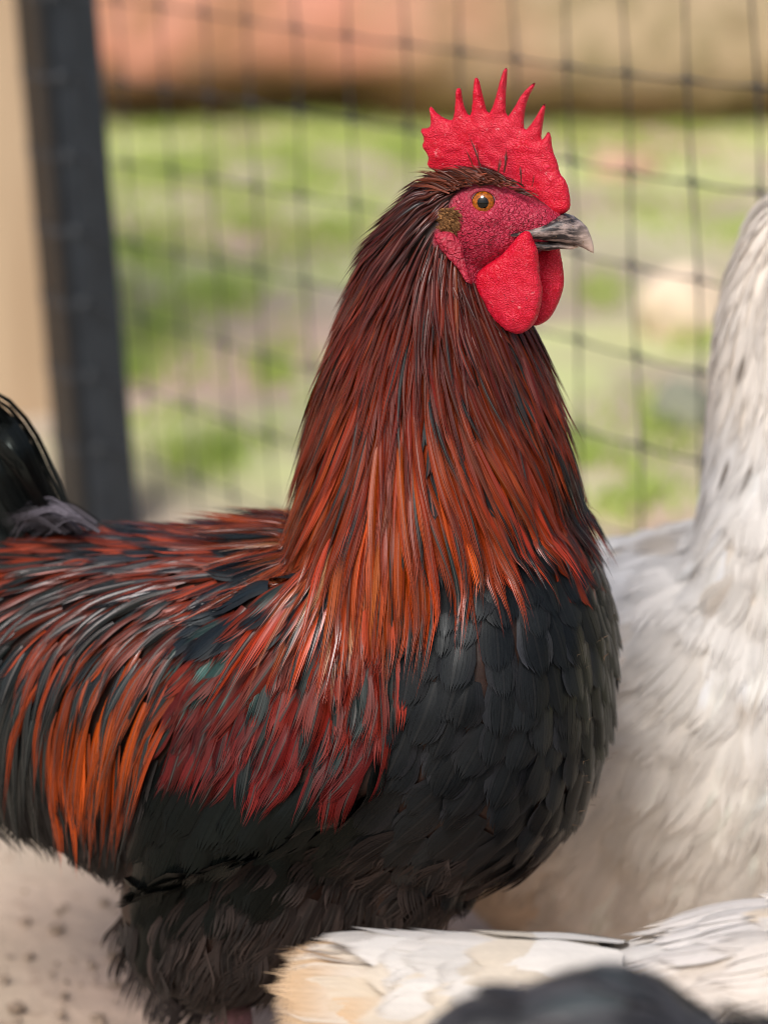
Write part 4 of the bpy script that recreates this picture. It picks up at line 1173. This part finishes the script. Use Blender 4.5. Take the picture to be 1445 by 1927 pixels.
pl = make(HA, P, n, rng.normal(.044, .005, k), rng.normal(.0120, .0015, k), 'round', np.clip(c0, 0, .85), np.clip(c1, 0, .85), parr(k, .5, .1), 7, 13, (.001, .0048), .85, .07, .18, .14, .10, .1, .14, .012, 110, .25, .008)
emit(HA, 'body_plumage', pl, M_white, hen, 30, .5)
P, n = HA.roots(.0058, lambda p: (p[:, 1] <= 960) & (p[:, 0] < 1700) & ~((p[:, 0] > 1530) & (p[:, 1] < 470))); k = len(P); pp = project(P)
c0 = grad(pp, [(1400, 420, lin(212, 204, 194)), (1380, 650, lin(216, 208, 198)), (1440, 650, lin(230, 224, 216)), (1340, 850, lin(222, 220, 218)), (1440, 900, lin(236, 233, 229))])*np.exp(rng.normal(0, .06, (k, 1)))
c1 = c0*.95; dk = rng.random(k) < .09; c1[dk] = colours(dk.sum(), lin(92, 82, 74), lin(170, 160, 150), .15)
cw = np.where(dk, .55, .2)
pl = make(HA, P, n, np.interp(pp[:, 1], [350, 960], [.026, .046])*np.exp(rng.normal(0, .12, k)), np.interp(pp[:, 1], [350, 960], [.0022, .0044]), 'hackle', np.clip(c0, 0, .85), np.clip(c1, 0, .85), np.stack([cw, rng.uniform(.3, .6, k), rng.random(k)], 1), 7, 5, (.001, .0032), 1.0, .1, .15, .15, .14, sway=.08, sig=110, zj=.01)
emit(HA, 'neck_hackle', pl, M_white, hen, 20, .6)
hen_head(HA, hen, 1540, 400, 31)
hen_legs(HA, hen, (1250, 1700), .16)

# ---- white hen in front, tail towards the rooster
HB = Bird((1100, 1850), 1.19, math.radians(8))
tor = [((640, 1830), (640, 1890), .005), ((760, 1815), (770, 1960), .014), ((890, 1812), (900, 2040), .027), ((1000, 1818), (1010, 2150), .045), ((1120, 1828), (1130, 2300), .070), ((1240, 1795), (1250, 2380), .086), ((1380, 1745), (1390, 2420), .094), ((1540, 1712), (1550, 2420), .095), ((1700, 1720), (1710, 2380), .088), ((1840, 1740), (1850, 2250), .066), ((1920, 1850), (1920, 2080), .03)]
nek = [((1600, 1760), (1900, 1900), .065), ((1720, 1600), (1930, 1700), .045), ((1790, 1440), (1930, 1500), .034), ((1820, 1330), (1920, 1380), .026)]
hed = [((1800, 1300), (1810, 1370), .010), ((1850, 1260), (1860, 1400), .019), ((1900, 1265), (1900, 1390), .018), ((1950, 1300), (1945, 1360), .010)]
sk = remesh([loft([HB.ring(*r) for r in tor], 32), loft([HB.ring(*r) for r in nek], 28), loft([HB.ring(*r) for r in hed], 24)], .004, 8)
HB.set_body(sk)
henb = empty('hen', tuple(base_of(HB)), 'white hen in front with tan tinted tail reaching under the rooster', 'hen', 'hens around the rooster')
link('body', sk, white_skin('hen_skin_pale', lin(224, 218, 210)), henb)
GB = [(1000, 1830, -1, .0), (1200, 1790, -1, .15), (1400, 1720, -1, .3), (1300, 1900, -.9, .4), (1450, 1850, -.8, .6), (1100, 1950, -1, .25), (1700, 1700, -.9, .5), (1850, 1600, -.5, .9), (1850, 1400, -.3, 1), (1400, 2200, -.7, .7), (1850, 2000, -.3, 1)]
HB.guides = np.array([(x, y, *(np.array([a, b])/math.hypot(a, b))) for x, y, a, b in GB], float)
P, n = HB.roots(.0130, lambda p: p[:, 0] < 1990); k = len(P); pp = project(P)
P, n = P, n
c0 = grad(pp, [(1000, 1850, lin(216, 206, 194)), (1300, 1780, lin(222, 217, 211)), (1430, 1720, lin(222, 217, 213)), (1430, 1850, lin(214, 202, 188))])*np.exp(rng.normal(0, .06, (k, 1)))
c1 = c0.copy(); dk = rng.random(k) < .10; c1[dk] = colours(dk.sum(), lin(206, 188, 164), lin(220, 208, 192), .05)
pl = make(HB, P, n, rng.normal(.050, .005, k), rng.normal(.0130, .0015, k), 'round', np.clip(c0, 0, .88), np.clip(c1, 0, .88), parr(k, .5, .3), 7, 9, (.001, .0048), .9, .05, .22, .15, .08, sway=.1, sig=120, pinch=.14, gap=.01)
emit(HB, 'body_plumage', pl, M_cream, henb, 25, .7)
def tilt(bird, deg): return bird.R*math.cos(math.radians(deg))+np.array([0, 0, math.sin(math.radians(deg))])
tips = [(556, 1772, .003, 68), (530, 1792, .009, 60), (512, 1820, .015, 50), (502, 1850, .020, 40), (502, 1886, .024, 30), (514, 1922, .027, 20), (546, 1962, .029, 12), (580, 2005, .030, 6)]
ln, la, fc = [], [], []
for i, (x, y, l, ph) in enumerate(tips):
    y += 10
    ln.append([(1010, 1858+i*16), (860, 1838+i*19), (680, 1815+(y-1782)*.72), (x, y)]); la.append([l+.004, l+.003, l+.001, l-.003]); fc.append(tilt(HB, ph))
k = len(ln); c0 = colours(k, lin(206, 192, 172), lin(216, 206, 194), .03); c1 = colours(k, lin(196, 162, 124), lin(206, 184, 156), .04)
pl = strokes(HB, ln, la, np.full(k, .0135), 'long', c0, c1, np.stack([rng.uniform(.6, .9, k), rng.uniform(.6, .8, k), rng.random(k)], 1), 10, 27, .014, .16, .03, .01, .004, .06, fc, gap=.001)
emit(HB, 'tail', pl, M_cream, henb, k-1, .9)
ln, la, cc, fc = [], [], [], []
for j in range(44):
    q = rng.random(); ph = 70-62*q; x1 = rng.uniform(640, 940); x0 = x1+rng.uniform(230, 300)
    yt = np.interp(x1, [600, 750, 880, 960, 1050], [1772, 1778, 1790, 1800, 1806]); y1 = yt+q*190; y0 = np.interp(x0, [750, 1000, 1200], [1790, 1815, 1800])+q*190
    ln.append([(x0, y0), ((x0+x1)/2, (y0+y1)/2-3), (x1, y1)]); l = .006+.030*math.sin(q*1.5); e = .002+.004*(x1-600)/400
    la.append([l+e*.5, l+e, l+e]); fc.append(tilt(HB, ph))
    cc.append(lin(196, 184, 172) if rng.random() < .15 else (lin(226, 214, 196) if rng.random() < .5 else lin(230, 225, 218)))
for x1 in (600, 690, 780, 870, 960):
    yt = float(np.interp(x1, [600, 750, 880, 960, 1050], [1760, 1762, 1774, 1786, 1790]))
    ln.append([(x1+290, yt+24), (x1+145, yt+8), (x1, yt)]); la.append([0, 0, 0]); fc.append(np.array([0, -.05, 1.0])); cc.append(lin(228, 222, 214))
k = len(ln); cc = np.array(cc)*.86*np.exp(rng.normal(0, .05, (k, 1)))
pl = strokes(HB, ln, la, rng.normal(.0105, .001, k), 'round', cc, cc*.95, parr(k, .5, .2), 9, 19, .012, .18, .03, .012, .004, .07, fc, gap=.001)
emit(HB, 'tail_coverts', pl, M_cream, henb, k//2, .9)
hen_head(HB, henb, 1890, 1330, 44)
hen_legs(HB, henb, (1400, 2200), .15)

# ---- black hen nearest the lens
HC = Bird((1150, 1900), .90, math.radians(5))
tor = [((815, 1950), (820, 2010), .008), ((870, 1902), (880, 2080), .018), ((930, 1886), (935, 2150), .022), ((990, 1896), (1000, 2250), .026), ((1050, 1866), (1055, 2380), .040), ((1140, 1848), (1150, 2500), .050), ((1220, 1866), (1230, 2560), .054), ((1310, 1930), (1320, 2560), .056), ((1450, 1972), (1460, 2520), .056), ((1620, 1995), (1630, 2480), .055), ((1740, 2060), (1740, 2400), .035)]
nek = [((1560, 1980), (1750, 2150), .045), ((1640, 1860), (1790, 1940), .034), ((1700, 1760), (1810, 1800), .026)]
hed = [((1690, 1740), (1700, 1800), .010), ((1740, 1690), (1750, 1830), .018), ((1800, 1690), (1800, 1810), .016), ((1850, 1730), (1845, 1780), .008)]
sk = remesh([loft([HC.ring(*r) for r in tor], 32), loft([HC.ring(*r) for r in nek], 28), loft([HC.ring(*r) for r in hed], 24)], .004, 6)
HC.set_body(sk)
henc = empty('hen', tuple(base_of(HC)), 'blurred black hen nearest the lens at the bottom edge', 'hen', 'hens around the rooster')
link('body', sk, plain('black_skin', lin(30, 30, 32), .9, .1), henc)
GC = [(900, 1880, -1, .1), (1150, 1815, -1, .1), (1250, 1900, -.9, .3), (1450, 1940, -1, .1), (1200, 2200, -.8, .5), (1780, 1900, -.4, 1)]
HC.guides = np.array([(x, y, *(np.array([a, b])/math.hypot(a, b))) for x, y, a, b in GC], float)
P, n = HC.roots(.0095, lambda p: p[:, 0] < 1900); k = len(P); pp = project(P)
c0 = colours(k, lin(58, 57, 60), lin(84, 82, 84), .15); g_ = np.exp(-(((pp[:, 0]-1190)/70)**2+((pp[:, 1]-1900)/40)**2))
c1 = colours(k, lin(50, 50, 53), lin(70, 70, 74), .15)+g_[:, None]*np.array(lin(50, 78, 78))*.25  # teal sheen on the hump, painted into the centre colour
pl = make(HC, P, n, rng.normal(.032, .004, k), rng.normal(.0080, .001, k), 'round', c0, c1, parr(k, .7, 0), 6, 7, (.001, .004), .9, .06, .25, .2, .08, sig=120, pinch=.15)
emit(HC, 'body_plumage', pl, M_black, henc, 10, .6)
hen_head(HC, henc, 1790, 1755, 57)
hen_legs(HC, henc, (1350, 2400), .14)
